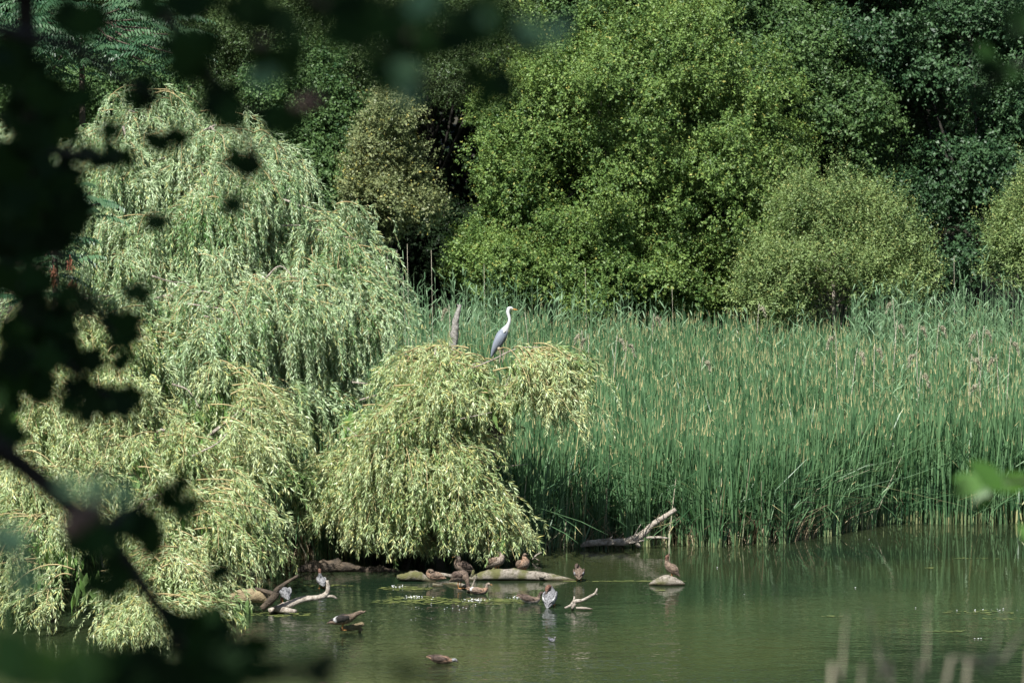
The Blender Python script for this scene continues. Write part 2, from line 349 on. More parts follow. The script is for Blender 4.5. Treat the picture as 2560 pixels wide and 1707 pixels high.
def tree(name, label, cat, blobs, base, mat, seed, clump=.5, dens=.9, spc=34, k=7, L=.09, W=.055, r0=.18, nlimb=14, group=None, bark='nearbark', lr=.05, hgt=.8, **kw):
    rng = np.random.default_rng(seed)
    bl = blobs_px(blobs) if len(blobs[0]) == 6 else blobs
    root = empty(name, base, label, cat, group)
    v, f, rnd, tp, cc = crown(rng, bl, clump, dens, spc, k, L, W, **kw)
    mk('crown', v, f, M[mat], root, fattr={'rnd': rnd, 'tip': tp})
    top = np.mean([b[0] for b in bl], 0); top = np.array([top[0], top[1]+.3, max(b[0][2]+b[1][2]*.3 for b in bl)*hgt])
    tips = cc[rng.choice(len(cc), min(nlimb, len(cc)), replace=False)]
    A = trunk_mesh(rng, base, top, r0, tips, lr); vv, ff, _ = A.out()
    mk('trunk', vv, ff, M[bark], root, smooth=True)
    return root, len(f)
nface = 0
def B(x, y, Yd):           # trunk base on the far bank under a pixel
    p = P(x, y, Yd); return (p[0], p[1], float(ground_z(p[0], p[1])))

TR = 'trees along the far bank'
tree('round_tree', 'big rounded bright green tree rising behind the middle of the reed bed', 'tree',
     [(1560, 330, 300, 270, 91, 3), (1470, 560, 250, 215, 90, 2.5), (1720, 540, 240, 250, 91, 3), (1300, 500, 80, 140, 89.5, 1.2), (1250, 620, 50, 60, 89.3, .8), (1620, 150, 190, 150, 92, 2.2),
      (1360, 300, 125, 140, 91, 2), (1840, 360, 130, 150, 91.5, 2), (1240, 690, 90, 60, 88, 1.1), (1600, 700, 330, 90, 88.6, 1.5)],
     B(1530, 780, 91), 'centre', 11, wisps=160, gap=.75, clump=.42, dens=1.15, spc=38, k=8, L=.09, W=.054, tipfrac=.13, group=TR, nlimb=30, upb=.7, sl=.26)
tree('leafy_tree', 'mid green tree spreading above and right of the rounded tree', 'tree',
     [(1960, 170, 200, 130, 95, 2.4), (1830, 60, 200, 120, 96, 2.5), (1420, -10, 190, 90, 97, 2.5), (2080, 290, 130, 90, 94, 2), (1980, 400, 150, 110, 94, 1.8), (2130, 470, 110, 90, 93.5, 1.4),
      (1700, -190, 460, 190, 98, 3.6)],
     B(1950, 760, 95), 'upper', 12, gap=.55, clump=.5, dens=1.0, spc=36, k=7, L=.11, W=.075, group=TR, nlimb=24)
tree('willow_shrub', 'pale olive willow shrub in front of the dark trees at right', 'shrub',
     [(2060, 560, 42, 165, 86.5, .6), (2105, 570, 40, 130, 86, .6), (2010, 590, 40, 150, 86.2, .6), (2150, 600, 42, 120, 86, .6), (1965, 640, 40, 110, 86, .6), (2200, 625, 42, 115, 85.8, .6), (1915, 690, 42, 80, 85.6, .6), (2245, 660, 42, 90, 85.6, .6), (2290, 710, 40, 60, 85.4, .5), (1875, 735, 38, 40, 85.4, .5), (2080, 690, 120, 80, 85.2, .8), (2130, 750, 90, 40, 84.8, .6), (1980, 720, 70, 60, 85.0, .6), (2180, 720, 80, 60, 85.0, .6)],
     B(2090, 780, 86), 'shrub', 13, clump=.36, dens=1.05, spc=26, k=9, L=.095, W=.032, r0=.07, nlimb=46, tipfrac=.3, upb=1.0, sl=.42, fill=.35, gap=.8, wisps=150, lr=.02, bark='barklight')
tree('willow_shrub', 'pale olive shrub cut off by the right edge behind the reeds', 'shrub',
     [(2560, 560, 30, 100, 85.5, .6), (2600, 540, 40, 120, 85.5, .6), (2520, 610, 28, 60, 85.2, .5), (2495, 650, 22, 30, 85, .35), (2570, 650, 50, 50, 84.8, .6)],
     B(2570, 760, 85.5), 'shrub', 14, clump=.36, dens=1.05, spc=26, k=9, L=.095, W=.032, r0=.06, nlimb=20, tipfrac=.25, upb=1.0, sl=.42, fill=.35, gap=.8, wisps=150, lr=.02, bark='barklight')
tree('dark_tree', 'dark blue green tree filling the upper right corner', 'tree',
     [(2480, 90, 190, 130, 94, 2.6), (2330, 230, 120, 90, 94.5, 1.6), (2500, 300, 110, 90, 93, 1.6), (2420, 420, 90, 80, 92.5, 1.3), (2500, 470, 100, 100, 92, 1.6), (2390, 560, 70, 70, 92, 1.0), (2420, 640, 60, 50, 91, .9), (2350, -160, 330, 170, 97, 3.4)],
     B(2450, 760, 94), 'dark', 15, gap=.6, clump=.5, dens=.8, spc=34, k=7, L=.13, W=.085, up=.9, upb=.0, group=TR, nlimb=22, fill=.5)
tree('dark_tree', 'dark leafy tree left of the upper right corner above the black hollow', 'tree',
     [(2190, 70, 150, 110, 96, 2.2), (2230, 170, 130, 60, 95.5, 1.6), (2290, 330, 60, 40, 96, .8), (2130, 380, 90, 70, 95.5, 1.2), (2230, 520, 90, 70, 93, 1.2)],
     B(2210, 760, 96), 'dark', 16, gap=.5, clump=.5, dens=.85, spc=34, k=7, L=.12, W=.08, up=.9, upb=.0, group=TR, nlimb=18, fill=.5)
tree('elder_bush', 'greyish green bush with yellow flecks beside the black gap', 'bush',
     [(965, 350, 64, 74, 88, 1.0), (1000, 420, 46, 60, 87.8, .8), (940, 430, 60, 80, 87.8, .9), (975, 510, 76, 70, 87.5, 1.0), (920, 530, 60, 70, 87.3, .9), (1000, 575, 40, 34, 87, .6), (960, 600, 60, 40, 87, .7)],
     B(970, 760, 88), 'elder', 17, clump=.34, dens=.95, spc=30, k=7, L=.09, W=.055, gap=.7, nlimb=34, tipfrac=.15, lr=.02, fill=.5, wisps=60)
tree('green_bush', 'fresh green bush between the big willow and the greyish bush', 'bush',
     [(790, 330, 120, 80, 90.5, 1.8), (740, 230, 90, 70, 91, 1.6), (830, 460, 90, 90, 89.5, 1.5), (700, 400, 90, 90, 90, 1.6), (880, 560, 60, 60, 88.5, 1)],
     B(800, 760, 90.5), 'upper', 18, clump=.42, dens=1.1, spc=36, k=7, L=.11, W=.075, nlimb=22)
tree('robinia_tree', 'shaded fine leaved tree behind the black gap left of centre', 'tree',
     [(900, 200, 110, 110, 96, 1.8), (1010, 120, 110, 110, 96, 2), (1180, 170, 100, 80, 94.5, 1.4), (1230, 90, 130, 90, 96, 1.8), (1000, -150, 420, 160, 98, 3.2)],
     B(1060, 760, 97), 'robinia', 19, clump=.42, dens=1.0, spc=36, k=9, L=.065, W=.034, group=TR, nlimb=24, up=.7, sl=.34)
tree('robinia_tree', 'dim tree at top left behind the feathery compound leaves', 'tree',
     [(640, 90, 150, 110, 96, 2.4), (500, 200, 150, 100, 95, 2), (760, 80, 110, 90, 97, 2), (560, 320, 130, 90, 92, 1.6), (500, -160, 420, 160, 98, 3.2)],
     B(600, 760, 97), 'robinia', 20, clump=.45, dens=.9, spc=32, k=9, L=.075, W=.04, group=TR, nlimb=18, up=.7, sl=.34)
tree('green_bush', 'yellowish green bush just above the top of the big willow', 'bush',
     [(330, 230, 130, 70, 76, 1.6), (200, 250, 110, 60, 75.5, 1.5), (60, 270, 110, 110, 76, 1.6), (420, 170, 70, 50, 77, 1.2)],
     (*P(260, 700, 76)[:2], 0), 'upper', 21, clump=.36, dens=1.1, spc=34, k=7, L=.085, W=.05, nlimb=16)

tree('understorey_bush', 'added shade coloured bush closing the foot of the black gap', 'bush', [(1060, 640, 90, 90, 95, 1.4), (1150, 620, 80, 90, 95.5, 1.4), (980, 650, 60, 80, 95, 1.2)], B(1070, 760, 95.5), 'far', 22, clump=.4, dens=1.0, spc=26, k=7, L=.12, W=.08, r0=.06, nlimb=8)  # bush added to darken the gap, shade put into its leaf colour
# tall canopy that closes the wood behind (its upper part is above the frame)
rng = np.random.default_rng(5)
k = 0
for i, x in enumerate(np.linspace(-20, 20, 9)):
    Yb = 103 + (i % 3)*2.5; x = x + rng.normal()*.8
    bl = [(np.array([x+dx, Yb+dy, z]), np.array([3.4, 3.0, 3.0])) for dx, dy, z in ((0, 0, 14.5), (-1.5, -2, 11), (1.6, 1, 9.5), (0, 1.5, 5.5))]
    rg = np.random.default_rng(300+i); V = []; 
    for c, r in bl:
        n = 5200; p = c + r*rsph(rg, n)*rg.uniform(.4, 1, (n, 1)); V.append(p)
    p = np.concatenate(V); n = len(p)
    v, f = leafquads(p, rsph(rg, n), rsph(rg, n)+[0, 0, .7], rg.uniform(.16, .3, n), rg.uniform(.1, .2, n))
    root = empty('woodland_tree', (x, Yb, float(ground_z(x, Yb))), 'woodland tree coloured shade dark in the depth behind the bank trees', 'tree', 'dark trees in the depth of the wood')
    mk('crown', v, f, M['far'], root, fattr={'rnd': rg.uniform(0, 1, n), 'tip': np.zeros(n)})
    A = Acc(); A.add(*tube([(x, Yb, 0), (x+.2, Yb, 6), (x, Yb, 13)], [.28, .22, .08], 8, 3)); vv, ff, _ = A.out(); mk('trunk', vv, ff, M['nearbark'], root, smooth=True)
# far-off wood closing the view
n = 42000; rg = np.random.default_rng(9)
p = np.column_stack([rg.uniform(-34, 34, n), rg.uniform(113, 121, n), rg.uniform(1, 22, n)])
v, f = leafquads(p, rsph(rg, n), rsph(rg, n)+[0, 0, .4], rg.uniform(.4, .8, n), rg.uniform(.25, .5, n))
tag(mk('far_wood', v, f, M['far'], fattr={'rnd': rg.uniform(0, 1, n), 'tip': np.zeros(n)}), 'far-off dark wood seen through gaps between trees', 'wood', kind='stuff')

# ------------------------------------------------------------------ compound-leaf trees (upper left)
def sumac(label, spots, base, seed, Yd, nleaf, L=.62):
    rng = np.random.default_rng(seed); root = empty('tree_of_heaven', base, label, 'tree')
    cs = []
    for (x, y, rx, ry, wgt) in spots:
        for _ in range(int(nleaf*wgt)):
            a = rng.uniform(0, 6.28); q = math.sqrt(rng.uniform())
            cs.append(P(x+rx*q*math.cos(a), y+ry*q*math.sin(a), Yd+rng.normal()*1.0))
    cs = np.array(cs); n = len(cs)
    az = rng.uniform(0, 2*math.pi, n); az = np.where(rng.uniform(size=n) < .6, rng.choice([0., math.pi], n)+rng.normal(size=n)*.6, az)
    d = np.column_stack([np.cos(az), np.sin(az), rng.uniform(.0, .7, n)]); d = norm(d)
    Ls = rng.uniform(.7, 1.15, n)*L; m = 12
    t = (np.arange(m)+1.0)/m
    pos = cs[:, None, :] + d[:, None, :]*(Ls[:, None]*t)[..., None]; pos[..., 2] -= (Ls[:, None]*t**2)*.42
    s = norm(np.cross(d, [0, 0, 1.]))
    V = []; Fc = []; o = 0
    tan = norm(np.gradient(pos, axis=1))
    for sg in (1, -1):
        td = sg*s[:, None, :]*.8 + tan*.45 + np.array([0, 0, -.62]) + rng.normal(size=pos.shape)*.10
        nr = np.array([0, -.15, 1.]) + sg*s[:, None, :]*.5 + rng.normal(size=pos.shape)*.12
        ln = np.broadcast_to(.155*(.55+.45*np.sin(math.pi*(t*.8+.15))), (n, m)).ravel()*rng.uniform(.85, 1.1, n*m)
        q, f = leafquads(pos.reshape(-1, 3), td.reshape(-1, 3), nr.reshape(-1, 3), ln, ln*.30); V.append(q); Fc.append(f+o); o += len(q)
    v = np.concatenate(V); f = np.concatenate(Fc)
    mk('crown', v, f, M['sumac'], root, fattr={'rnd': np.tile(np.repeat(rng.uniform(0, 1, n), m), 2), 'tip': np.zeros(len(f))})
    A = Acc(); ctr = cs.mean(0)
    A.add(*tube([base, (np.array(base)+ctr)/2+[.2, .3, 0], ctr+[0, .6, .5]], [.12, .09, .04], 7, 3))
    for i in rng.choice(n, min(30, n), replace=False):
        A.add(*tube([ctr+[0, .6, .48], (ctr+cs[i])/2+[0, .3, .1], cs[i]], [.03, .02, .01], 5, 2))
    vv, ff, _ = A.out(); mk('trunk', vv, ff, M['bark'], root, smooth=True)
    return root
sumac('tree with long feathery compound leaves in the top left corner', [(230, 60, 230, 70, .42), (330, 130, 130, 50, .2), (120, 150, 140, 60, .2), (60, 60, 90, 90, .18)],
      (*P(150, 900, 68)[:2], -.2), 41, 68, 430, L=.8)
sumac('low feathery compound leaf sapling between the dark leaves at left', [(150, 500, 110, 55, .5), (130, 620, 110, 50, .3), (60, 700, 90, 60, .3)],
      (*P(110, 900, 57.2)[:2], -.2), 42, 57.2, 110, L=.62)
# withered reddish leaves hanging in that sapling
rng = np.random.default_rng(43)
for (x, y, rx, ry, lab) in [(135, 690, 12, 30, 'largest withered reddish leaf cluster among feathery leaves at left'), (175, 655, 14, 20, 'withered reddish leaves just above the largest withered cluster'), (180, 712, 18, 14, 'withered reddish leaves right of the largest withered cluster'), (320, 1110, 8, 22, 'withered reddish spray hanging alone in the lower left willow')]:
    n = 40; c = P(x, y, 55.6); cs = c + rng.normal(size=(n, 3)).clip(-1.4, 1.4)*np.array([rx, 8, ry])*np.array([.35, .35, .5])/ppm(55.6)
    v, f = leafquads(cs, rsph(rng, n)*.5+[0, 0, -1], rsph(rng, n), rng.uniform(.05, .10, n), rng.uniform(.015, .03, n)); A = Acc(); A.add(v, f.tolist())
    a, b_ = tube([c+[0, 0, ry*.9/ppm(55.6)], c, c-[0, 0, ry*.7/ppm(55.6)]], [.006, .005, .003], 4, 2); A.add(a, b_); v, f, _ = A.out()
    tag(mk('withered_twig', v, f, M['redleaf'], base=c, fattr={'rnd': rng.uniform(0, 1, len(f)), 'tip': np.zeros(len(f))}), lab, 'twig', 'withered twigs')

# ------------------------------------------------------------------ willows
def willow(label, blobs, base, seed, mat, ncasc, strands=(9, 18), slen=(.6, 1.9), lpm=84, LL=.115, LW=.0175, limbs=26, floor=.03, tips=.12, cat='tree', out=.55, name='weeping_willow', fill=1.0, gap=.25, boughs=()):
    """arching limbs, each dropping a cascade of leafy strands over the surface of its lobe"""
    rng = np.random.default_rng(seed); bl = blobs_px(blobs); root = empty(name, base, label, cat)
    areas = np.array([b[1][0]*b[1][2]+b[1][0]*b[1][1] for b in bl]); pr = areas/areas.sum()
    POS = []; TD = []; SZ = []; TW = Acc(); LIMB = Acc(); RN = []
    ctr0 = np.array(base, float)
    for ci in range(ncasc):
        b = rng.choice(len(bl), p=pr); c, r = bl[b]
        while True:
            u = rsph(rng, 1)[0]
            if u[2] > -.6 and (u[1] < .35 or rng.uniform() < .25): break
        anchor = c + r*u*(rng.uniform(.70, 1.08) if rng.uniform() > .16 else rng.uniform(1.08, 1.42)); anchor = anchor + u*float(n3(anchor, 1.6, 80))*.16
        if float(n3(anchor, 2.0, 81+seed)) < -gap: continue
        if anchor[2] < floor+.25: continue
        hor = np.array([u[0]*r[0], u[1]*r[1], 0]); hor = hor/max(np.linalg.norm(hor), 1e-6)
        hor = hor + rng.normal(size=3)*[.35, .35, 0]; hor = norm(hor)
        # arch: comes from inside, rises over the anchor, then bends down
        al = rng.uniform(.35, 1.25); sag = rng.uniform(.1, .9); crest = []
        for t in np.linspace(0, 1, 6):
            crest.append(anchor + hor*al*(t-.45) + np.array([0, 0, .22*al - sag*al*(t-.25)**2*1.4]))
        crest = np.array(crest)
        TW.add(*tube(crest, np.linspace(.012, .004, 6), 4, 2))
        ns = rng.integers(*strands); crand = rng.uniform(0, 1)
        L_ = rng.uniform(*slen); lsc = rng.uniform(.7, 1.35)
        for s in range(ns):
            t0 = rng.uniform(.1, 1.0)*5; i0 = min(int(t0), 4); st = crest[i0] + (crest[i0+1]-crest[i0])*(t0-i0) + rng.normal(size=3)*.07
            ln = L_*rng.uniform(.45, 1.15); ln = min(ln, max(.15, st[2]-floor))
            m = max(6, int(ln*lpm)); tt = (np.arange(m)+rng.uniform(0, 1, m))/m
            dr = hor*out*rng.uniform(.6, 1.8) + rng.normal(size=3)*[.6, .5, 0]; grav = rng.uniform(.55, 1.0)
            # ballistic droop: outwards at first, then straight down
            h = 1-np.exp(-2.2*tt)
            pos = st + dr*(h*min(ln, .9)*.45)[:, None] + np.array([0, 0, -1.])*(grav*ln*(tt**1.35))[:, None]
            pos += (np.sin(tt*7+rng.uniform(0, 6))*.02)[:, None]*rng.normal(size=3)
            tan = dr*np.exp(-2.2*tt)[:, None]*.9 + np.array([0, 0, -1.])*(.25+tt)[:, None]
            POS.append(pos); TD.append(norm(norm(tan) + rsph(rng, m)*.68)); SZ.append(lsc*rng.uniform(.55, 1.1, m)*(1-.3*tt)); RN.append(np.clip(crand*.45+rng.uniform(0, .65, m), 0, 1))
            if rng.uniform() < .35:
                k = [0, m//3, 2*m//3, m-1]; TW.add(*tube(pos[np.argsort(tt)][k], [.004, .004, .003, .002], 3, 2))
        if ci < limbs:
            s0 = ctr0 + (c-ctr0)*rng.uniform(.3, .8); q = [s0, (s0+crest[0])/2+[0, .1, .25], crest[0], crest[2], crest[3]]
            LIMB.add(*tube(q, [.06, .04, .024, .018, .010], 6, 3))
    pos = np.concatenate(POS); td = np.concatenate(TD); n = len(pos)
    sz = np.concatenate(SZ)
    v, f = leafquads(pos, td, rsph(rng, n)+[0, -.2, .5], LL*sz, LW*(sz*.5+.5), cup=.05)
    rn = np.concatenate(RN); tp = (rng.uniform(size=n) < tips)*rng.uniform(.4, 1, n)
    # coarse inner leaves so the middle stays shut, coloured dark to paint inner shade
    fv = [v]; ff = [f]; o = len(v); RR = [rn]; TT = [tp]
    for c, r in bl:
        nf = int(fill*9*(r[0]*r[2]+r[0]*r[1]+r[1]*r[2])*6)
        p2 = c + r*rsph(rng, nf)*rng.uniform(.1, .72, (nf, 1)); p2 = p2[p2[:, 2] > floor+.15]; nf = len(p2)
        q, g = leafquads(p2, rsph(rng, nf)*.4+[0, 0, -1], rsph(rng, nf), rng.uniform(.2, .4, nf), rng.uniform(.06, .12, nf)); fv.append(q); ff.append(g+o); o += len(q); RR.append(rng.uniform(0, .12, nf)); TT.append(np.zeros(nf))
    for path in boughs:
        pp = []
        for i, (x, y) in enumerate(path):
            Yd = min([b[4]-b[5]*math.sqrt(max(0, 1-((x-b[0])/b[2]/1.1)**2-((y-b[1])/b[3]/1.1)**2)) for b in blobs if ((x-b[0])/b[2]/1.1)**2+((y-b[1])/b[3]/1.1)**2 < 1] or [min(b[4] for b in blobs)+1])
            pp.append([x, y, Yd-.02])
        pp = np.array(pp); pp[:, 2] = np.convolve(np.pad(pp[:, 2], 1, 'edge'), [.25, .5, .25], 'valid')
        LIMB.add(*tube([P(*q) for q in pp], np.linspace(.017, .005, len(pp)), 6, 4, .08, rng))
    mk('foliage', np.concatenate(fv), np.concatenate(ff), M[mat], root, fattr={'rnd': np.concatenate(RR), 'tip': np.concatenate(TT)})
    a, b_, _ = TW.out(); mk('twigs', a, b_, M['twig_y'], root)
    if limbs:
        t = max(bl, key=lambda q: q[0][2])[0]
        LIMB.add(*tube([ctr0, (ctr0+t)/2+[.2, .2, 0], t], [.26, .18, .07], 9, 4))
        a, b_, _ = LIMB.out(); mk('trunk', a, b_, M['barklight'], root, smooth=True)
    print('willow', label[:30], len(f))
    return root
willow('big weeping willow dome on the left with silvery hanging leaves',
       [(300, 430, 150, 110, 63, 2.2), (430, 350, 130, 60, 63.5, 1.6), (150, 400, 110, 90, 64, 1.8), (560, 430, 120, 80, 63, 1.8), (640, 520, 120, 110, 62.5, 1.8), (500, 600, 190, 150, 61.8, 2.3), (760, 600, 90, 80, 62, 1.4), (850, 660, 80, 80, 61.6, 1.2),
        (700, 760, 170, 140, 61, 2.0), (860, 800, 80, 110, 61, 1.1), (330, 720, 170, 150, 60.8, 2.2), (550, 860, 190, 150, 60, 2.0), (780, 940, 90, 110, 60.2, 1.2), (350, 900, 180, 120, 59.6, 1.8), (640, 1000, 130, 110, 59.6, 1.4), (770, 1060, 40, 70, 61, .5), (900, 720, 40, 60, 61.2, .7)],
       (*P(560, 1300, 62.5)[:2], -.3), 51, 'willow', 1900, strands=(9, 17), slen=(.45, 1.9), tips=.10, limbs=60,
       boughs=[[(340, 310), (380, 298), (425, 285)], [(395, 400), (430, 390), (450, 388)], [(240, 510), (270, 525), (290, 560)], [(690, 565), (760, 565), (830, 585), (900, 600)], [(470, 760), (540, 770), (590, 785), (610, 815)], [(480, 735), (510, 728), (560, 750)], [(380, 690), (430, 705), (470, 705)], [(60, 748), (120, 765), (220, 745), (290, 742), (340, 780)], [(580, 940), (600, 960), (620, 1000)], [(510, 790), (560, 800)], [(0, 805), (50, 812)], [(660, 700), (700, 665), (740, 700)]])
willow('lower willow boughs spreading over the water in the left bottom corner',
       [(120, 900, 170, 100, 57.6, 1.6), (330, 930, 150, 80, 57.8, 1.4), (520, 1010, 120, 70, 57.6, 1.3), (60, 1060, 120, 90, 56, 1.5), (280, 1040, 150, 80, 56.6, 1.6), (470, 1110, 160, 70, 56, 1.5), (610, 1190, 70, 44, 56, .9), (330, 1180, 170, 100, 55.2, 1.7), (110, 1200, 160, 90, 54.6, 1.6), (520, 1240, 100, 56, 55.4, 1.2), (400, 1320, 170, 80, 53.8, 1.4),
        (130, 1370, 150, 80, 52.4, 1.2), (240, 1460, 110, 70, 51, .9), (420, 1450, 110, 80, 51.2, .9), (500, 1420, 60, 44, 53, .7), (360, 1545, 110, 60, 49.8, .7), (480, 1540, 60, 40, 50.2, .5), (610, 1500, 50, 22, 52.4, .5), (90, 1440, 60, 40, 51.5, .6)],
       (*P(300, 1400, 57)[:2], -.3), 52, 'willow2', 1700, strands=(8, 15), slen=(.3, .95), tips=.16, limbs=60, out=.9,
       boughs=[[(330, 1285), (360, 1255), (400, 1235), (430, 1235)], [(430, 960), (470, 975), (500, 1020)], [(480, 1140), (540, 1110), (570, 1080)], [(350, 1350), (400, 1340), (450, 1350)], [(20, 950), (60, 990), (100, 1000)]])
willow('sunny fallen willow bough in the middle with the heron perched on top',
       [(1180, 955, 100, 46, 58, .9), (1300, 905, 75, 26, 58, .6), (1370, 905, 50, 20, 58, .4), (1340, 950, 50, 26, 58, .5), (1060, 955, 64, 32, 58.2, .7), (1110, 925, 50, 22, 58, .5), (1250, 1000, 90, 46, 57.8, .8), (1130, 1045, 130, 60, 57.6, 1.0), (965, 1060, 74, 38, 57.9, .8), (880, 1030, 44, 24, 58.4, .5),
        (940, 1130, 60, 50, 57.6, .8), (1040, 1150, 110, 50, 57.3, .9), (1110, 1200, 70, 40, 57.2, .6), (960, 1240, 90, 50, 57.2, .8), (1080, 1270, 100, 40, 57.1, .7), (1180, 1290, 60, 26, 57.2, .5), (1230, 1320, 40, 16, 57.3, .3), (895, 1280, 45, 34, 57.6, .6), (890, 1075, 60, 40, 58, .6), (870, 1170, 40, 46, 57.8, .5), (980, 1330, 90, 26, 57.2, .5)],
       (*P(1040, 1370, 59)[:2], -.3), 53, 'willow2', 1600, strands=(7, 14), floor=.24, slen=(.22, .75), tips=.2, limbs=60, out=.9, name='fallen_willow',
       boughs=[[(1090, 925), (1160, 925), (1230, 900), (1290, 872), (1360, 868), (1420, 880)], [(1165, 925), (1190, 908), (1215, 905)], [(1040, 985), (1080, 975), (1120, 960)], [(1000, 1100), (1080, 1060), (1160, 1045), (1230, 1030)], [(880, 955), (930, 960), (990, 965)], [(960, 1130), (1010, 1120), (1100, 1095), (1180, 1110), (1260, 1085)], [(870, 1070), (920, 1110), (990, 1140)], [(1150, 1190), (1230, 1170), (1320, 1160)], [(1180, 1300), (1240, 1310), (1320, 1310)], [(900, 1000), (960, 985), (1030, 1000)]])

# ------------------------------------------------------------------ reed bed
FE = [(-1.0e3, 1395), (820, 1395), (1150, 1378), (1300, 1380), (1450, 1366), (1650, 1364), (1800, 1362), (1980, 1350), (2120, 1326), (2230, 1306), (2400, 1295), (2560, 1292), (3600, 1290)]
fe = np.array([G(x, y)[:2] for x, y in FE]); o_ = np.argsort(fe[:, 0]); fe = fe[o_]
def front(x): return np.interp(x, fe[:, 0], fe[:, 1])
def blades(rng, bx, by, h, wd, lean, curl=.0, seg=4, z0=-.05, droop=None, face=None):
    n = len(bx); az = rng.uniform(0, 2*math.pi, n); ld = np.column_stack([np.cos(az), np.sin(az)])
    fa = rng.normal(size=n)*.7 if face is None else face; wx, wy = np.cos(fa), np.sin(fa)
    t = np.array([0, .13, .55, .93, 1.]) if seg == 4 else np.linspace(0, 1, seg+1); V = np.zeros((n, seg+1, 2, 3))
    for i, q in enumerate(t):
        off = lean*q + curl*q**3*1.0
        cx = bx + ld[:, 0]*off*h; cy = by + ld[:, 1]*off*h
        cz = z0 + h*(q - .45*(curl*q**2.5)**1.0) if droop is None else z0 + h*(q-droop*np.maximum(q-.6, 0)**2*4)
        wq = wd*(.9 if q < .7 else (.6 if q < .95 else .06)) 
        V[:, i, 0] = np.column_stack([cx-wx*wq/2, cy-wy*wq/2, cz]); V[:, i, 1] = np.column_stack([cx+wx*wq/2, cy+wy*wq/2, cz])
    idx = np.arange(n*(seg+1)*2).reshape(n, seg+1, 2)
    f = np.stack([idx[:, :-1, 0], idx[:, :-1, 1], idx[:, 1:, 1], idx[:, 1:, 0]], -1).reshape(-1, 4)
    return V.reshape(-1, 3), f
def nclump(rng, x, y, s, seed):
    rr = np.random.default_rng(seed); k = rr.normal(size=(6, 2))*s; ph = rr.uniform(0, 6.28, 6)
    return sum(np.sin(k[i, 0]*x+k[i, 1]*y+ph[i]) for i in range(6))/6
def bed(seed, n, mat, hr, wd, ymax, dens_edge, tipf, name, label, lean, curl, sel=None, stiff=1):
    rng = np.random.default_rng(seed)
    x = rng.uniform(-9.5, 15.5, n); y = front(x) + (rng.uniform(0, 1, n)**dens_edge)*(ymax-front(x)) + nclump(rng, x, x*0, 3, 7)*.5
    if sel is not None: kk = sel(x, y, rng); x = x[kk]; y = y[kk]
    n = len(x); h = rng.uniform(*hr, n)*(1+.18*nclump(rng, x, y, .9, 3)+.14*nclump(rng, x, y, 2.5, 4))
    # tussocks: pull blades toward tussock centres and let them splay out
    ln = np.abs(rng.normal(size=n))*lean; cu = np.where(rng.uniform(size=n) < .22, rng.uniform(.2, .7, n), rng.uniform(0, .06, n))*curl
    cu = np.where(rng.uniform(size=n) < .05, rng.uniform(1.1, 1.7, n), cu)
    v, f = blades(rng, x, y, h, wd*rng.uniform(.6, 1.5, n), ln, cu, 4)
    tip = np.zeros((n, 4)); tip[:, 3] = (rng.uniform(size=n) < tipf)*rng.uniform(.4, 1, n); tip[:, 0] = rng.uniform(0, 1, n)**3*.6
    whole = rng.uniform(size=n) < .02; tip[whole] = rng.uniform(.4, .9, (whole.sum(), 1))
    rnd = np.repeat(rng.uniform(0, 1, n), 4)
    return v, f, rnd, tip.ravel()
v, f, r_, t_ = bed(61, 52000, 'cattail', (1.5, 2.3), .022, 89, 1.1, .5, '', '', .11, .9)
v2, f2, r2_, t2_ = bed(62, 5000, 'cattail', (1.4, 2.3), .024, 62.5, 1.3, .2, '', '', .10, .8)
tag(mk('cattail_bed', np.vstack([v, v2]), np.vstack([f, f2+len(v)]), M['cattail'], fattr={'rnd': np.concatenate([r_, r2_]), 'tip': np.concatenate([t_, t2_])}),
    'dense bed of green cattail blades standing in the pond', 'reeds', kind='stuff')
# dead bent leaves at the foot of the bed
# tussocks along the open edge, each a fan of blades
rng = np.random.default_rng(66); nt_, nb = 900, 15; tx = rng.uniform(-9.5, 15.5, nt_); ty = front(tx)+rng.uniform(-.25, 1.6, nt_)+nclump(rng, tx, tx*0, 3, 7)*.5
x = np.repeat(tx, nb)+rng.normal(size=nt_*nb)*.05; y = np.repeat(ty, nb)+rng.normal(size=nt_*nb)*.05; n = len(x)
v, f = blades(rng, x, y, np.repeat(rng.uniform(.8, 1.1, nt_), nb)*rng.uniform(1.0, 2.2, n), rng.uniform(.018, .030, n), np.abs(rng.normal(size=n))*.13, np.where(rng.uniform(size=n) < .3, rng.uniform(.2, .9, n), .03), 4)
tp = np.zeros((n, 4)); tp[:, 0] = rng.uniform(0, 1, n)**2*.55; tp[:, 3] = (rng.uniform(size=n) < .3)*.8
tag(mk('cattail_edge', v, f, M['cattail'], fattr={'rnd': np.repeat(rng.uniform(.2, 1, n), 4), 'tip': tp.ravel()}), 'fanned green cattail tussocks along the open water edge', 'reeds', kind='stuff')
rng = np.random.default_rng(67); n = 420; x = rng.uniform(-9.5, 15.5, n); y = front(x)+rng.uniform(-.15, 1.2, n)+nclump(rng, x, x*0, 3, 7)*.5
v, f = blades(rng, x, y, rng.uniform(.5, 1.9, n), rng.uniform(.012, .028, n), np.abs(rng.normal(size=n))*.16, np.where(rng.uniform(size=n) < .3, rng.uniform(.5, 1.6, n), .02), 4)
tag(mk('dead_cattail_stems', v, f, M['plume'], fattr={'rnd': np.repeat(rng.uniform(0, 1, n), 4), 'tip': np.zeros(n*4)}), 'pale dead cattail stems standing in the green edge', 'dead stems', kind='stuff')
rng = np.random.default_rng(63); n = 5200
x = rng.uniform(-9.5, 15.5, n); y = front(x) + rng.uniform(0, 1, n)**1.5*2.5 + nclump(rng, x, x*0, 3, 7)*.5 - .05
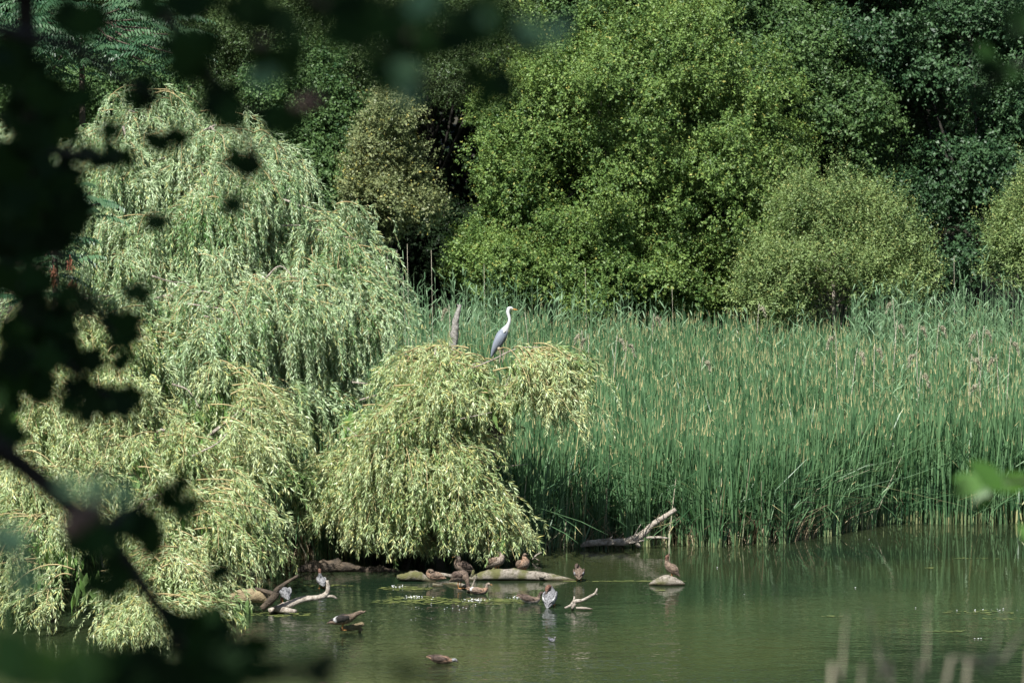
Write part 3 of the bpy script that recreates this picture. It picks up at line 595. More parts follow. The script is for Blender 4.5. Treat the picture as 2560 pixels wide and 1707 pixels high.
keep = nclump(rng, x, y*0, 2.2, 12) + rng.normal(size=n)*.3 > -.1; x = x[keep]; y = y[keep]; n = len(x)
v, f = blades(rng, x, y, rng.uniform(.25, .95, n), rng.uniform(.010, .022, n), np.abs(rng.normal(size=n))*.5, rng.uniform(0, 1.1, n), 4)
tag(mk('dead_reed_litter', v, f, M['deadleaf'], fattr={'rnd': np.repeat(rng.uniform(0, 1, n), 4), 'tip': np.zeros(n*4)}), 'tan dead leaves bent over at the foot of the cattails', 'dead leaves', kind='stuff')

# pale common reed: stems with long arching side leaves
def reed_plants(rng, xs, ys, hs):
    V = []; Fc = []; o = 0; R = []
    n = len(xs); lean = rng.normal(size=(n, 2))*.10
    v, f = blades(rng, xs, ys, hs, np.full(n, .012), np.zeros(n), 0, 4); # stem straight; leaves follow it
    V.append(v); Fc.append(f); o += len(v); R.append(np.repeat(rng.uniform(.3, 1, n), 4))
    K = 9
    for k in range(K):
        z = hs*(.38+.6*k/(K-1)); L = rng.uniform(.32, .55, n)*(1.05-.35*k/(K-1)); az = rng.uniform(0, 6.28, n) if k % 3 else rng.choice([0., math.pi], n)+rng.normal(size=n)*.4
        el = rng.uniform(.5, 1.15, n) + .3*(k/(K-1)); dv = np.column_stack([np.cos(az)*np.cos(el), np.sin(az)*np.cos(el), np.sin(el)])
        p0 = np.column_stack([xs, ys, z]); s = norm(np.cross(dv, rsph(rng, n))); W = .022*rng.uniform(.8, 1.2, n)
        t = [0, .35, .7, 1.]; ww = [.5, 1, .7, .05]; vv = np.zeros((n, 4, 2, 3))
        for i in range(4):
            c = p0 + dv*(L*t[i])[:, None]; c[:, 2] -= L*t[i]**2*rng.uniform(.1, .55)
            vv[:, i, 0] = c - s*(W*ww[i]/2)[:, None]; vv[:, i, 1] = c + s*(W*ww[i]/2)[:, None]
        idx = np.arange(n*8).reshape(n, 4, 2)+o
        Fc.append(np.stack([idx[:, :-1, 0], idx[:, :-1, 1], idx[:, 1:, 1], idx[:, 1:, 0]], -1).reshape(-1, 4)); V.append(vv.reshape(-1, 3)); o += n*8
        R.append(np.repeat(rng.uniform(0, 1, n), 3))
    return np.concatenate(V), np.concatenate(Fc), np.concatenate(R)
rng = np.random.default_rng(64)
xs = []; ys = []; hs = []
def patch(n, x0, x1, y0, y1, h0, h1):
    for _ in range(n):
        Yd = rng.uniform(y0, y1); X_ = (rng.uniform(x0, x1)-CX)/F*Yd; xs.append(X_); ys.append(Yd); hs.append(rng.uniform(h0, h1))
patch(240, 930, 1330, 77, 86, 2.3, 3.2); patch(90, 1330, 1650, 80, 86, 2.1, 2.8); patch(380, 2130, 2700, 79, 86, 2.3, 3.05)
patch(140, 2200, 2700, 66, 80, 2.1, 2.5); patch(50, 1900, 2350, 68, 78, 2.0, 2.35); patch(70, 930, 1150, 66, 78, 2.0, 2.6); patch(60, 1650, 2130, 80, 86, 2.0, 2.5); patch(120, 1300, 2600, 64, 80, 1.9, 2.3)
v, f, r_ = reed_plants(rng, np.array(xs), np.array(ys), np.array(hs))
tag(mk('common_reed_stand', v, f, M['reed'], fattr={'rnd': r_, 'tip': np.zeros(len(f))}), 'pale blue green common reed leaves mixed through the back of the cattails', 'reeds', kind='stuff')
# the tallest reeds that stand clear of the rest
for (x, ytip, Yd, lab) in [(1008, 640, 80, 'tall green reed bending left against the black gap'), (1330, 675, 82, 'tall green reed with an upright tuft right of the heron'), (1390, 665, 83, 'green reed with a leaf flag in front of the rounded tree'),
                           (1490, 690, 84, 'tall green reed clump against the dark foot of the rounded tree'), (2455, 620, 84, 'tallest green reed at right against the dark hollow'), (2400, 665, 84, 'green reed just left of the tallest right hand one'), (2510, 680, 84, 'green reed just right of the tallest right hand one')]:
    p = P(x, ytip, Yd); v, f, r_ = reed_plants(rng, np.array([p[0]]*2)+[0, .12], np.array([Yd]*2)+[0, .1], np.array([p[2], p[2]*.93]))
    tag(mk('common_reed', v, f, M['reed'], base=(p[0], Yd, 0), fattr={'rnd': r_, 'tip': np.zeros(len(f))}), lab, 'reed', 'tall reeds standing above the bed')
# bleached bare stalks
ST = [(958, 655, 70, 0, 'leftmost short bleached stalk by the willow edge'), (968, 640, 72, 2, 'bleached stalk second from the willow edge'), (992, 625, 74, 4, 'bleached reed stalk leaning right before the black gap'), (1018, 610, 74, 0, 'tallest bleached reed stalk standing before the black gap'),
      (1078, 625, 75, 0, 'bleached stalk at the right end of the black gap'), (1008, 690, 73, -2, 'short bleached stalk with a nodding tip before the black gap'), (1210, 660, 80, 0, 'thin dry stalk above the heron to its left'), (1312, 780, 66, -14, 'dry stalk slanting right beside the heron'), (1463, 670, 84, 0, 'thin dry stalk before the rounded tree'), (1680, 715, 84, 0, 'thin dry stalk at the foot of the rounded tree'), (2385, 640, 84, 0, 'thin dry stalk before the dark hollow at right')]
for (x, y, Yd, ln, lab) in ST:
    p = P(x, y, Yd); b = np.array([p[0]-ln*.012*2, Yd, -.1]); v, f = tube([b, (b+p)/2+[.03, 0, 0], p], [.006, .005, .003], 5, 3)
    tag(mk('dead_reed_stalk', v, f, M['stalk'], base=b), lab, 'reed stalk', 'bleached reed stalks')
# seed plumes
PL = [(1637, 795, 80, 'reed plume just below the foot of the rounded tree'), (1545, 850, 72, 'single brown plume right of the fallen bough'), (1570, 865, 72, 'plump brown plume right of centre'), (1452, 840, 72, 'slim plume right of the heron'), (1467, 850, 70, 'second slim plume right of the heron'), (1760, 905, 70, 'tan plume low in the middle of the bed'),
      (2085, 845, 68, 'long nodding plume on a straight pale stalk'), (2145, 885, 68, 'broad brown plume below the pale shrub'), (2190, 875, 67, 'nodding plume on a stalk leaning right'), (2288, 890, 66, 'curled plume in the right part of the bed'), (2305, 940, 66, 'small low plume in the right part of the bed'),
      (2245, 815, 72, 'plume under the right side of the pale shrub'), (2300, 820, 74, 'small plume behind the curled plume'), (2350, 820, 74, 'small plume further back at right'), (2440, 840, 70, 'feathery plume right of the curled plume'), (2432, 900, 66, 'drooping plume on a long pale stalk at right'),
      (2462, 830, 70, 'upright plume at right on a bare stalk'), (2530, 860, 67, 'plume nearest the right edge on a leaning stalk'), (2445, 965, 65, 'low brown plume among the right stalks'), (2488, 900, 66, 'thin plume between two pale stalks at right'), (1120, 775, 76, 'brown plume in the reeds above left of the heron'), (2230, 760, 80, 'plume at the lower edge of the pale shrub'), (1900, 770, 82, 'plume at the left foot of the pale shrub')]
for i, (x, y, Yd, lab) in enumerate(PL):
    rg = np.random.default_rng(700+i); p = P(x, y, Yd); sd = rg.choice([-1, 1]); b = np.array([p[0]+rg.normal()*.06+.12*sd, Yd, -.1])
    root = empty('reed_plume', b, lab, 'reed plume', 'brown reed plumes in the bed')
    v, f = tube([b, (b+p)/2+[.03*sd, 0, 0], p+[.03*sd, 0, .02], p], [.009, .008, .006, .004], 5, 3); mk('stalk', v, f, M['stalk'], root)
    n = 170; t = rg.uniform(0, 1, n); arc = np.column_stack([-sd*(.02+.10*t), np.zeros(n), .05*np.sin(t*3.1)-.19*t*t])
    q = p + arc + rg.normal(size=(n, 3)).clip(-1.5, 1.5)*np.array([.016, .016, .018])*(1.2-.5*t)[:, None]
    d = np.column_stack([-sd*(.3+.2*t), rg.normal(size=n)*.3, -.4-.8*t])+rg.normal(size=(n, 3))*.35
    v, f = leafquads(q, d, rsph(rg, n), rg.uniform(.04, .08, n), rg.uniform(.008, .014, n)); mk('plume', v, f, M['plume'], root, fattr={'rnd': rg.uniform(0, 1, n), 'tip': np.zeros(n)})

# ------------------------------------------------------------------ dead wood
def wood(name, label, cat, paths, mat, group=None, sides=9, rough=.07, seed=0, z=None):
    """paths: list of [(x,y,Y,r), ...] in photo px at distance Y (r metres); Y None = lies on the water"""
    rng = np.random.default_rng(seed); A = Acc(); b = None
    for pth in paths:
        pts = [(P(x, y, Yd) if Yd else G(x, y)) for (x, y, Yd, r) in pth]; rs = [q[3] for q in pth]
        if b is None: b = np.array(pts[0])
        A.add(*tube(pts, rs, sides, 5, rough, rng))
    v, f, _ = A.out(); o = mk(name, v, f, M[mat], base=b, smooth=True)
    return tag(o, label, cat, group)
Y1 = G(0, 1450)[1]
wood('pale_log', 'long pale log tapering to the right with two ducks standing on it', 'log',
     [[(1165, 1452, Y1, 0.043), (1205, 1440, Y1, 0.072), (1250, 1436, Y1, 0.094), (1310, 1438, Y1, 0.086), (1370, 1443, Y1, 0.068), (1415, 1449, Y1, 0.043), (1437, 1452, Y1, 0.025)],
      [(1180, 1444, Y1, 0.032), (1184, 1425, Y1-.05, 0.020)], [(1228, 1430, Y1, 0.036), (1236, 1419, Y1, 0.014)], [(1350, 1440, Y1-.08, 0.029), (1362, 1441, Y1-.16, 0.022)]], 'bleached', seed=1, rough=.09)
Y2 = G(0, 1452)[1]
wood('log_stump', 'short broken log end left of the preening duck', 'log',
     [[(992, 1442, Y2, 0.031), (1015, 1442, Y2, 0.068), (1045, 1440, Y2, 0.081), (1068, 1450, Y2, 0.043), (1090, 1452, Y2, 0.025)], [(1075, 1440, Y2+.1, 0.031), (1080, 1425, Y2+.1, 0.015)], [(1070, 1436, Y2+.3, 0.031), (1110, 1436, Y2+.3, 0.031), (1150, 1444, Y2+.3, 0.031)]], 'bleached', seed=2, rough=.12)
Y3 = G(0, 1482)[1]
wood('forked_branch', 'knobbly half sunken branch under the bending duck', 'branch',
     [[(1105, 1462, Y3+1.0, 0.032), (1140, 1462, Y3+.8, 0.044), (1165, 1468, Y3+.5, 0.040), (1178, 1480, Y3+.1, 0.032)], [(1172, 1478, Y3, 0.024), (1182, 1462, Y3, 0.018), (1187, 1448, Y3, 0.011)], [(1168, 1488, Y3, 0.024), (1172, 1475, Y3, 0.028)], [(1081, 1462, Y3+.7, 0.032), (1106, 1467, Y3+.7, 0.032)]], 'bleached', seed=3)
Y4 = G(0, 1525)[1]
wood('twig_branch', 'small bare branch sticking up right of the grey duck', 'branch',
     [[(1412, 1519, Y4, .014), (1428, 1512, Y4, .022), (1436, 1503, Y4, .03), (1455, 1500, Y4, .022), (1475, 1490, Y4, .02), (1488, 1482, Y4, .018), (1493, 1470, Y4, .010)], [(1434, 1506, Y4, .02), (1436, 1490, Y4, .010)], [(1430, 1524, Y4, .02), (1436, 1506, Y4, .03)], [(1440, 1519, Y4, .015), (1460, 1520, Y4, .022), (1482, 1522, Y4, .01)], [(1489, 1482, Y4, .012), (1494, 1487, Y4, .006)]], 'barklight', seed=4)
Y5 = G(0, 1462)[1]
wood('sunken_log', 'low rounded log hump carrying the upright brown duck', 'log',
     [[(1622, 1461, Y5, 0.016), (1640, 1456, Y5, 0.056), (1665, 1453, Y5, 0.104), (1690, 1456, Y5, 0.072), (1712, 1460, Y5, 0.016)], [(1632, 1455, Y5, 0.016), (1665, 1444, Y5, 0.016), (1680, 1440, Y5, 0.010)]], 'bleached', seed=5, rough=.05)
Y6 = G(0, 1366)[1]-.3
wood('fallen_log', 'fallen dead trunk with one limb slanting up to the right at the reed edge', 'log',
     [[(1452, 1366, Y6, 0.019), (1470, 1358, Y6, 0.053), (1520, 1355, Y6, 0.058), (1560, 1354, Y6, 0.062), (1590, 1345, Y6, 0.062), (1612, 1330, Y6, 0.058), (1630, 1312, Y6, 0.048), (1660, 1292, Y6, 0.041), (1690, 1273, Y6, 0.034)],
      [(1590, 1350, Y6, 0.029), (1575, 1357, Y6-.1, 0.014), (1610, 1350, Y6-.1, 0.014)], [(1615, 1343, Y6, 0.024), (1650, 1343, Y6, 0.019), (1672, 1345, Y6, 0.010)], [(1585, 1342, Y6-.1, 0.012), (1593, 1325, Y6-.1, 0.009), (1602, 1310, Y6-.1, 0.005)],
      [(1590, 1356, Y6, 0.043), (1600, 1366, Y6, 0.029)], [(1500, 1352, Y6, 0.024), (1525, 1345, Y6-.1, 0.011), (1532, 1338, Y6-.1, 0.005)]], 'barklight', seed=6, rough=.09)
Y7 = G(0, 1580)[1]
wood('short_log', 'short log stub under the duck leaning to the right', 'log',
     [[(850, 1572, Y7, 0.026), (870, 1570, Y7, 0.041), (890, 1566, Y7, 0.045), (903, 1562, Y7, 0.049), (906, 1565, Y7, 0.034)], [(898, 1580, Y7, 0.015), (903, 1570, Y7, 0.038)]], 'yellowwood', seed=7)
Y8 = G(0, 1532)[1]
wood('pale_branch', 'pale crooked branch rising to a point out of the water at left', 'branch',
     [[(672, 1528, Y8, 0.043), (700, 1520, Y8, 0.064), (726, 1510, Y8, 0.060), (752, 1499, Y8, 0.047), (785, 1494, Y8, 0.038), (808, 1490, Y8, 0.043), (820, 1475, Y8, 0.034), (818, 1450, Y8, 0.021)], [(815, 1490, Y8, 0.025), (832, 1490, Y8, 0.021), (843, 1496, Y8, 0.010)], [(690, 1522, Y8, 0.060), (740, 1527, Y8-.3, 0.025)]], 'barklight', seed=8)
wood('dark_forked_branch', 'dark forked branch crossing in front of the grey duck', 'branch',
     [[(655, 1521, Y8-.2, 0.045), (672, 1505, Y8-.2, 0.056), (688, 1488, Y8-.2, 0.053), (692, 1474, Y8-.2, 0.038), (715, 1457, Y8-.2, 0.026), (746, 1438, Y8-.2, 0.021)], [(688, 1486, Y8-.2, 0.045), (665, 1478, Y8-.1, 0.030), (640, 1470, Y8, 0.022)]], 'darkwood', seed=9)
wood('mossy_log', 'mossy log end poking out of the left willow', 'log', [[(570, 1500, Y8, .09), (610, 1490, Y8, .11), (650, 1490, Y8, .10), (666, 1500, Y8, .07)]], 'yellowwood', seed=10)
Y9 = G(0, 1400)[1]
wood('broken_log', 'dark broken trunk with a yellow split branch under the willow', 'log',
     [[(560, 1400, Y9+.3, .06), (600, 1382, Y9, .14), (650, 1392, Y9, .16), (668, 1402, Y9, .05)], [(640, 1392, Y9, .10), (700, 1372, Y9+.5, .10), (735, 1355, Y9+1.2, .15), (738, 1375, Y9+1.2, .12)]], 'darkwood', seed=11, rough=.14)
wood('shaded_log', 'brown log lying deep in the shade behind the swimming dark ducks', 'log', [[(760, 1345, Y9+2, .10), (810, 1335, Y9+2, .14), (900, 1340, Y9+2, .1)]], 'bark', seed=17, rough=.14)
wood('split_branch', 'yellow split branch sticking out below the left willow', 'branch',
     [[(608, 1366, Y9-.4, .03), (640, 1368, Y9-.4, .04), (670, 1366, Y9-.4, .04), (702, 1347, Y9-.4, .025)], [(608, 1366, Y9-.4, .03), (585, 1385, Y9-.5, .03), (562, 1420, Y9-.6, .025)]], 'yellowwood', seed=12)
wood('dark_log', 'long dark waterlogged log floating behind the red headed duck', 'log',
     [[(742, 1426, G(0, 1428)[1], .03), (780, 1418, G(0, 1428)[1], .10), (830, 1415, G(0, 1428)[1], .11), (900, 1424, G(0, 1428)[1], .06), (960, 1425, G(0, 1428)[1], .06), (1000, 1428, G(0, 1428)[1], .03)]], 'darkwood', seed=13, rough=.2)
wood('bare_twig', 'short pale twig standing up from the water behind the middle ducks', 'twig', [[(1328, 1402, G(0, 1402)[1], .012), (1340, 1388, G(0, 1402)[1], .012), (1354, 1380, G(0, 1402)[1], .009)], [(1338, 1395, G(0, 1402)[1], .009), (1350, 1402, G(0, 1402)[1]-.1, .008)]], 'barklight', seed=14)
YS = 58.6
wood('dead_snag', 'weathered upright snag left of the heron', 'snag',
     [[(1122, 940, YS, 0.088), (1126, 900, YS, 0.094), (1131, 870, YS, 0.075), (1136, 840, YS, 0.062), (1138, 815, YS, 0.056), (1141, 795, YS, 0.050), (1147, 775, YS, 0.035), (1151, 762, YS, 0.022)], [(1126, 885, YS, 0.050), (1110, 877, YS, 0.025), (1100, 872, YS, 0.010)], [(1148, 775, YS, 0.019), (1144, 760, YS, 0.007)]], 'snag', seed=15, sides=10, rough=.12)
wood('broken_stub', 'short dark stub between the snag and the heron', 'stub', [[(1146, 930, YS, .05), (1145, 900, YS, .045), (1146, 878, YS, .035)], [(1147, 885, YS, .02), (1153, 877, YS, .012)]], 'darkwood', seed=16)
# visible bare willow boughs lying over the foliage
BO = [([(395, 296, 61.5, .012), (430, 275, 61.3, .014), (455, 255, 61.2, .008)], 'thin bare shoot on the crest of the big willow'), ([(1160, 402, 58.9, .03), (1190, 396, 58.9, .035), (1228, 390, 58.9, .03)], None)]
# ------------------------------------------------------------------ birds
BR = (.17, .125, .092); DK = (.08, .058, .046); LT = (.27, .22, .175); GY = (.19, .19, .195); RD = (.16, .085, .06); OR = (.40, .20, .07); WH = (.62, .62, .60); BK = (.03, .027, .025); RU = (.26, .165, .11)
BS = .77
def bird(name, label, px, z0, spine, head_i, legs=0.0, scale=1.0, yaw=0.0, pitch=0., body=BR, under=LT, head=BR, bill=OR, wing=DK, patch=None, foot=OR, depth=None, group='ducks on and around the logs', cat='duck', wings=True, lateral=None):
    """spine rows (x,y,z,halfwidth,halfheight), beak last; head_i = first head row"""
    s = np.array(spine, float); q = spline(s, 5); n = len(q)
    hi = head_i*5; bi = (len(s)-3)*5
    A = Acc(); sides = 12
    v, f = loft(q[:, :3], np.maximum(q[:, 3], .002), np.maximum(q[:, 4], .002), sides)
    ang = np.tile(np.arange(sides)/sides*2*math.pi, n); row = np.repeat(np.arange(n), sides)
    dn = np.clip(-np.sin(ang)*1.2, 0, 1)
    # which loft side is 'down' depends on the frame; use z relative to spine instead
    rel = (v[:, 2]-np.repeat(q[:, 2], sides))/np.maximum(np.repeat(q[:, 4], sides), .004)
    wgt = np.clip(-rel*1.3-.25, 0, 1)[:, None]
    col = np.array(body)*(1-wgt)+np.array(under)*wgt
    top = np.clip(rel*1.5-.6, 0, 1)[:, None]*(row < hi)[:, None]; col = col*(1-top*.5)+np.array(wing)*top*.5
    hm = np.clip((row-hi)/4., 0, 1)[:, None]; col = col*(1-hm)+np.array(head)*hm
    bm = (row >= bi)[:, None]; col = np.where(bm, np.array(bill), col)
    A.add(v, f, col)
    if wings:
        i0 = min(len(s)-1, 4); bz = s[3, 2]; bw = s[3, 3]; bh = s[3, 4]
        for sg in (1, -1):
            w_ = spline(np.array([(s[4, 0]+.02, sg*(s[4, 1]+bw*.80), s[4, 2]+bh*.25, .012, .028), (s[3, 0], sg*bw*.93, s[3, 2]+bh*.42, .018, .05), (s[2, 0], sg*s[2, 3]*.95, s[2, 2]+s[2, 4]*.55, .014, .04), (s[1, 0]+.01, sg*s[1, 3]*.55, s[1, 2]+s[1, 4]+.012, .007, .015), (s[0, 0]+.02, sg*.006, s[0, 2]+.022, .002, .004)]), 4)
            a, b_ = loft(w_[:, :3], w_[:, 3], w_[:, 4], 8); c = np.tile(np.array(wing)*1.15, (len(a), 1))
            if patch is not None: rr = np.repeat(np.arange(len(w_)), 8); m_ = (rr >= 8) & (rr <= 9); c[m_] = patch
            A.add(a, b_, c)
    # eyes
    e = q[min(n-1, hi+ (bi-hi)*2//3)]
    for sg in (1, -1):
        a, b_ = loft(np.array([e[:3]+[0, sg*e[3]*.82, .006], e[:3]+[0, sg*(e[3]*1.03), .006]]), [.0065, .004], [.0065, .004], 6, side0=(1, 0, 0)); A.add(a, b_, np.tile(np.array(BK), (len(a), 1)))
    if legs > 0:
        xb = s[3, 0]*.7; zb = s[3, 2]-s[3, 4]*.8
        for sg in (1, -1):
            a, b_ = tube([(xb, sg*.035, zb), (xb-.012, sg*.036, (zb)*.5), (xb, sg*.037, .004)], [.012, .007, .006], 6, 2); A.add(a, b_, np.tile(np.array(foot), (len(a), 1)))
            a, b_ = loft(np.array([(xb-.01, sg*.037, .006), (xb+.03, sg*.04, .005), (xb+.055, sg*.042, .003)]), [.006, .022, .026], [.005, .004, .002], 6); A.add(a, b_, np.tile(np.array(foot), (len(a), 1)))
    scale = scale*BS
    v, f, c = A.out()
    o = mk(name, v*scale, f, M['feather'], vcol=c, smooth=True)
    p = P(*px, depth) if depth else G(px[0], px[1], z0)
    o.location = tuple(p); o.rotation_euler = (0, pitch, yaw)
    return tag(o, label, cat, group)
def lift(sp, dz): return [(a, b, c+dz, d, e) for a, b, c, d, e in sp]
SWIM = [(-.27, 0, .115, .012, .006), (-.21, 0, .10, .045, .02), (-.13, 0, .075, .078, .05), (-.03, 0, .06, .092, .068), (.08, 0, .06, .088, .07), (.155, 0, .085, .058, .058), (.185, 0, .13, .036, .04), (.192, 0, .175, .030, .032), (.205, 0, .212, .032, .032), (.235, 0, .222, .030, .029), (.262, 0, .212, .018, .014), (.295, 0, .203, .015, .007), (.312, 0, .200, .008, .003)]
STAND = lift([(-.25, 0, .02, .012, .006), (-.19, 0, .035, .045, .022), (-.11, 0, .06, .075, .055), (-.02, 0, .085, .09, .075), (.07, 0, .115, .085, .075), (.125, 0, .16, .055, .055), (.14, 0, .21, .034, .038), (.145, 0, .25, .030, .032), (.160, 0, .285, .032, .032), (.19, 0, .293, .030, .029), (.218, 0, .283, .018, .014), (.25, 0, .272, .015, .007), (.265, 0, .268, .008, .003)], .06)
HUNCH = lift([(-.22, 0, .05, .012, .006), (-.17, 0, .06, .045, .025), (-.10, 0, .08, .085, .065), (-.01, 0, .10, .10, .092), (.07, 0, .11, .092, .09), (.105, 0, .155, .06, .06), (.10, 0, .20, .042, .042), (.105, 0, .225, .034, .034), (.13, 0, .235, .032, .032), (.155, 0, .232, .028, .027), (.18, 0, .22, .017, .013), (.21, 0, .208, .014, .007), (.225, 0, .204, .007, .003)], .05)
# head turned back onto the back feathers
PREEN = lift([(-.23, 0, .06, .012, .006), (-.17, 0, .065, .045, .025), (-.09, 0, .08, .085, .065), (0, 0, .095, .10, .085), (.08, .0, .10, .09, .08), (.13, .01, .13, .058, .055), (.14, .02, .18, .036, .038), (.115, .035, .215, .031, .031), (.075, .045, .215, .032, .032), (.045, .05, .205, .030, .028), (.02, .052, .19, .018, .014), (-.01, .053, .172, .014, .007), (-.02, .053, .166, .007, .003)], .05)
DOWN = lift([(-.20, 0, .03, .012, .006), (-.15, 0, .05, .045, .025), (-.08, 0, .09, .085, .065), (0, 0, .13, .095, .085), (.075, 0, .125, .08, .078), (.12, 0, .09, .05, .05), (.14, 0, .045, .034, .034), (.145, 0, .015, .028, .030), (.15, 0, -.015, .030, .030), (.165, 0, -.035, .026, .025), (.175, 0, -.05, .016, .012), (.185, 0, -.065, .010, .006), (.19, 0, -.07, .006, .003)], .06)
REACH = lift([(-.27, 0, .06, .012, .006), (-.21, 0, .08, .045, .022), (-.12, 0, .095, .075, .052), (-.03, 0, .12, .09, .07), (.06, 0, .145, .08, .068), (.12, 0, .175, .05, .048), (.165, 0, .205, .034, .034), (.20, 0, .222, .030, .030), (.225, 0, .232, .031, .030), (.255, 0, .238, .028, .027), (.28, 0, .24, .016, .013), (.305, 0, .255, .013, .007), (.315, 0, .265, .007, .003)], .03)
UPR = lift([(-.17, 0, -.015, .012, .008), (-.14, 0, .02, .04, .025), (-.095, 0, .07, .075, .06), (-.03, 0, .12, .09, .08), (.03, 0, .17, .08, .075), (.06, 0, .225, .05, .05), (.065, 0, .27, .034, .036), (.065, 0, .305, .033, .034), (.06, 0, .335, .034, .034), (.045, 0, .355, .03, .03), (.03, 0, .375, .018, .014), (.015, 0, .395, .012, .007), (.01, 0, .405, .006, .003)], .07)
PI = math.pi
TOP = lambda y, z: z
bird('duck', 'red headed grey duck facing away at the tip of the crooked branch', (803, 1470), 0, STAND, 6, .1, .98, PI/2+.25, body=GY, under=LT, head=RD, bill=BK, wing=GY, wings=True)
bird('duck', 'grey backed duck bent down behind the dark forked branch', (712, 1508), 0, DOWN, 6, .1, 1.15, PI*.62, body=GY, under=WH, head=RD, wing=GY, bill=BK, depth=None)
bird('duck', 'dark duck swimming in the willow shade with its neck up', (805, 1384), 0, SWIM, 6, 0, 1.05, PI, body=DK, under=DK, head=BK, bill=BK)  # willow shade put into these dark plumage colours
bird('duck', 'dark duck sitting low in the shade behind the one with its neck up', (845, 1382), 0, HUNCH, 6, 0, .75, PI*.8, body=DK, under=DK, head=BK, bill=BK)  # plumage darkened likewise, shade painted into the colours
bird('duck', 'brown duck with a white wing patch leaning right on a log stub', (862, 1574), .06, REACH, 6, .05, 1.25, -.15, body=BR, under=RU, head=BR, bill=BR, wing=BK, patch=WH)
bird('duck', 'mottled duck with its head tucked in left of the bending one', (1088, 1458), 0, PREEN, 6, 0, 1.0, PI*.95, body=RU, under=LT, head=BR, bill=DK, wing=BR)
bird('duck', 'brown duck facing left behind the bending one', (1152, 1438), .02, HUNCH, 6, .05, 1.25, PI, pitch=-.25, body=BR, under=LT, head=LT, bill=OR, wing=DK)
bird('duck', 'streaky brown duck bending down on the half sunken branch', (1150, 1470), .03, DOWN, 6, .06, 1.3, -.6, body=BR, under=GY, head=DK, bill=OR, wing=DK, patch=LT)
bird('duck', 'rusty duck with an orange bill swimming right', (1195, 1484), 0, SWIM, 6, 0, .92, -.15, body=RU, under=GY, head=LT, bill=OR, wing=BR, patch=WH)
bird('duck', 'preening duck at the left end of the pale log', (1246, 1426), .09, PREEN, 6, .09, 1.25, -.7, pitch=-.35, body=LT, under=LT, head=BR, bill=BR, wing=BR)
bird('duck', 'plump duck with orange legs in the middle of the pale log', (1313, 1431), .08, HUNCH, 6, .09, 1.15, -PI*.34, pitch=-.5, body=RU, under=LT, head=BR, bill=DK, wing=BR)
bird('duck', 'duck curled up preening beside the thin end of the pale log', (1447, 1451), 0, PREEN, 6, .1, 1.1, PI*.5, pitch=-.2, body=BR, under=WH, head=DK, bill=DK, wing=DK, patch=GY)
bird('duck', 'upright reddish brown duck on the low rounded log hump', (1676, 1448), .075, UPR, 6, .09, 1.12, PI*.93, body=BR, under=LT, head=RD, bill=BR, wing=BR)
bird('duck', 'brown duck floating left of the grey one with its tail raised', (1322, 1506), 0, SWIM, 6, 0, 1.0, -.05, pitch=.12, body=BR, under=WH, head=DK, bill=DK, wing=DK)
bird('duck', 'grey backed duck with white rump and rusty head turned aside', (1378, 1514), 0, PREEN, 6, .08, 1.3, PI*.42, pitch=-.45, body=GY, under=WH, head=RD, bill=DK, wing=GY, patch=WH)
bird('small_waterbird', 'small grey bird with a white breast swimming alone', (1380, 1603), 0, SWIM, 6, 0, .40, -.9, body=(.12, .12, .13), under=WH, head=(.2, .2, .2), bill=DK, wing=(.12, .12, .14), cat='bird')
bird('duck', 'brown duck swimming right with its head low near the bottom edge', (1104, 1657), 0, [(a, b, c, d, e) for a, b, c, d, e in SWIM[:5]]+[(.14, 0, .05, .05, .045), (.175, 0, .05, .036, .034), (.20, 0, .055, .032, .032), (.225, 0, .06, .033, .033), (.25, 0, .052, .028, .026), (.272, 0, .035, .016, .013), (.29, 0, .02, .012, .006), (.30, 0, .012, .006, .003)], 6, 0, 1.0, -.05, body=RU, under=LT, head=GY, bill=DK, wing=DK, patch=None)
bird('duck', 'duck mostly below the bottom edge with only its tail showing', (832, 1733), 0, SWIM, 6, 0, 1.0, -.3, pitch=.2, body=BR, under=WH, head=BR)

# heron, traced in its own plane, body one loft
HB = (.19, .215, .26); HN = (.50, .50, .50); HW = (.70, .70, .68); HD = (.07, .08, .10)
def hz(zx, zy): return P(1100+zx/8.7125, 740+zy/8.7125, 58.0)
hs_ = [(1128, 1320, 20, HB), (1150, 1240, 42, HB), (1205, 1120, 80, HB), (1275, 1000, 112, HB), (1335, 880, 122, HB), (1395, 780, 100, HB), (1440, 705, 68, HN), (1478, 640, 46, HN), (1505, 570, 36, HN), (1512, 500, 32, HW), (1496, 430, 36, HW), (1480, 370, 40, HW), (1482, 315, 42, HW), (1505, 272, 40, HW), (1548, 268, 34, HW), (1590, 284, 20, (.45, .33, .15)), (1640, 296, 12, (.55, .27, .07)), (1692, 300, 3, (.55, .27, .07))]
pts = np.array([np.append(hz(a, b), c/8.7125/ppm(58)) for a, b, c, _ in hs_]); q = spline(pts, 5); cl = spline(np.array([c for *_, c in hs_]), 5)
foot = hz(1290, 1290) - np.array([0, 0, .10]); sides = 14
v, f = loft(q[:, :3], np.maximum(q[:, 3]*.82, .002), np.maximum(q[:, 3], .002), sides)
row = np.repeat(np.arange(len(q)), sides); col = np.clip(np.repeat(cl, sides, axis=0), .02, 1)
side_ = (v-np.repeat(q[:, :3], sides, axis=0))
# belly edge dark, underside shade put into plumage; neck: grey nape
rt = side_[:, 0]/np.maximum(np.repeat(q[:, 3], sides), .003)
m_ = (row < 22) & (rt > .62); col[m_] = HD
m_ = (row >= 28) & (row < 66) & (rt < -.45); col[m_] = (.40, .42, .45)
m_ = (row >= 63) & (row < 76) & (side_[:, 2] > .012); col[m_] = (.55, .57, .60)
A = Acc(); A.add(v, f, col)
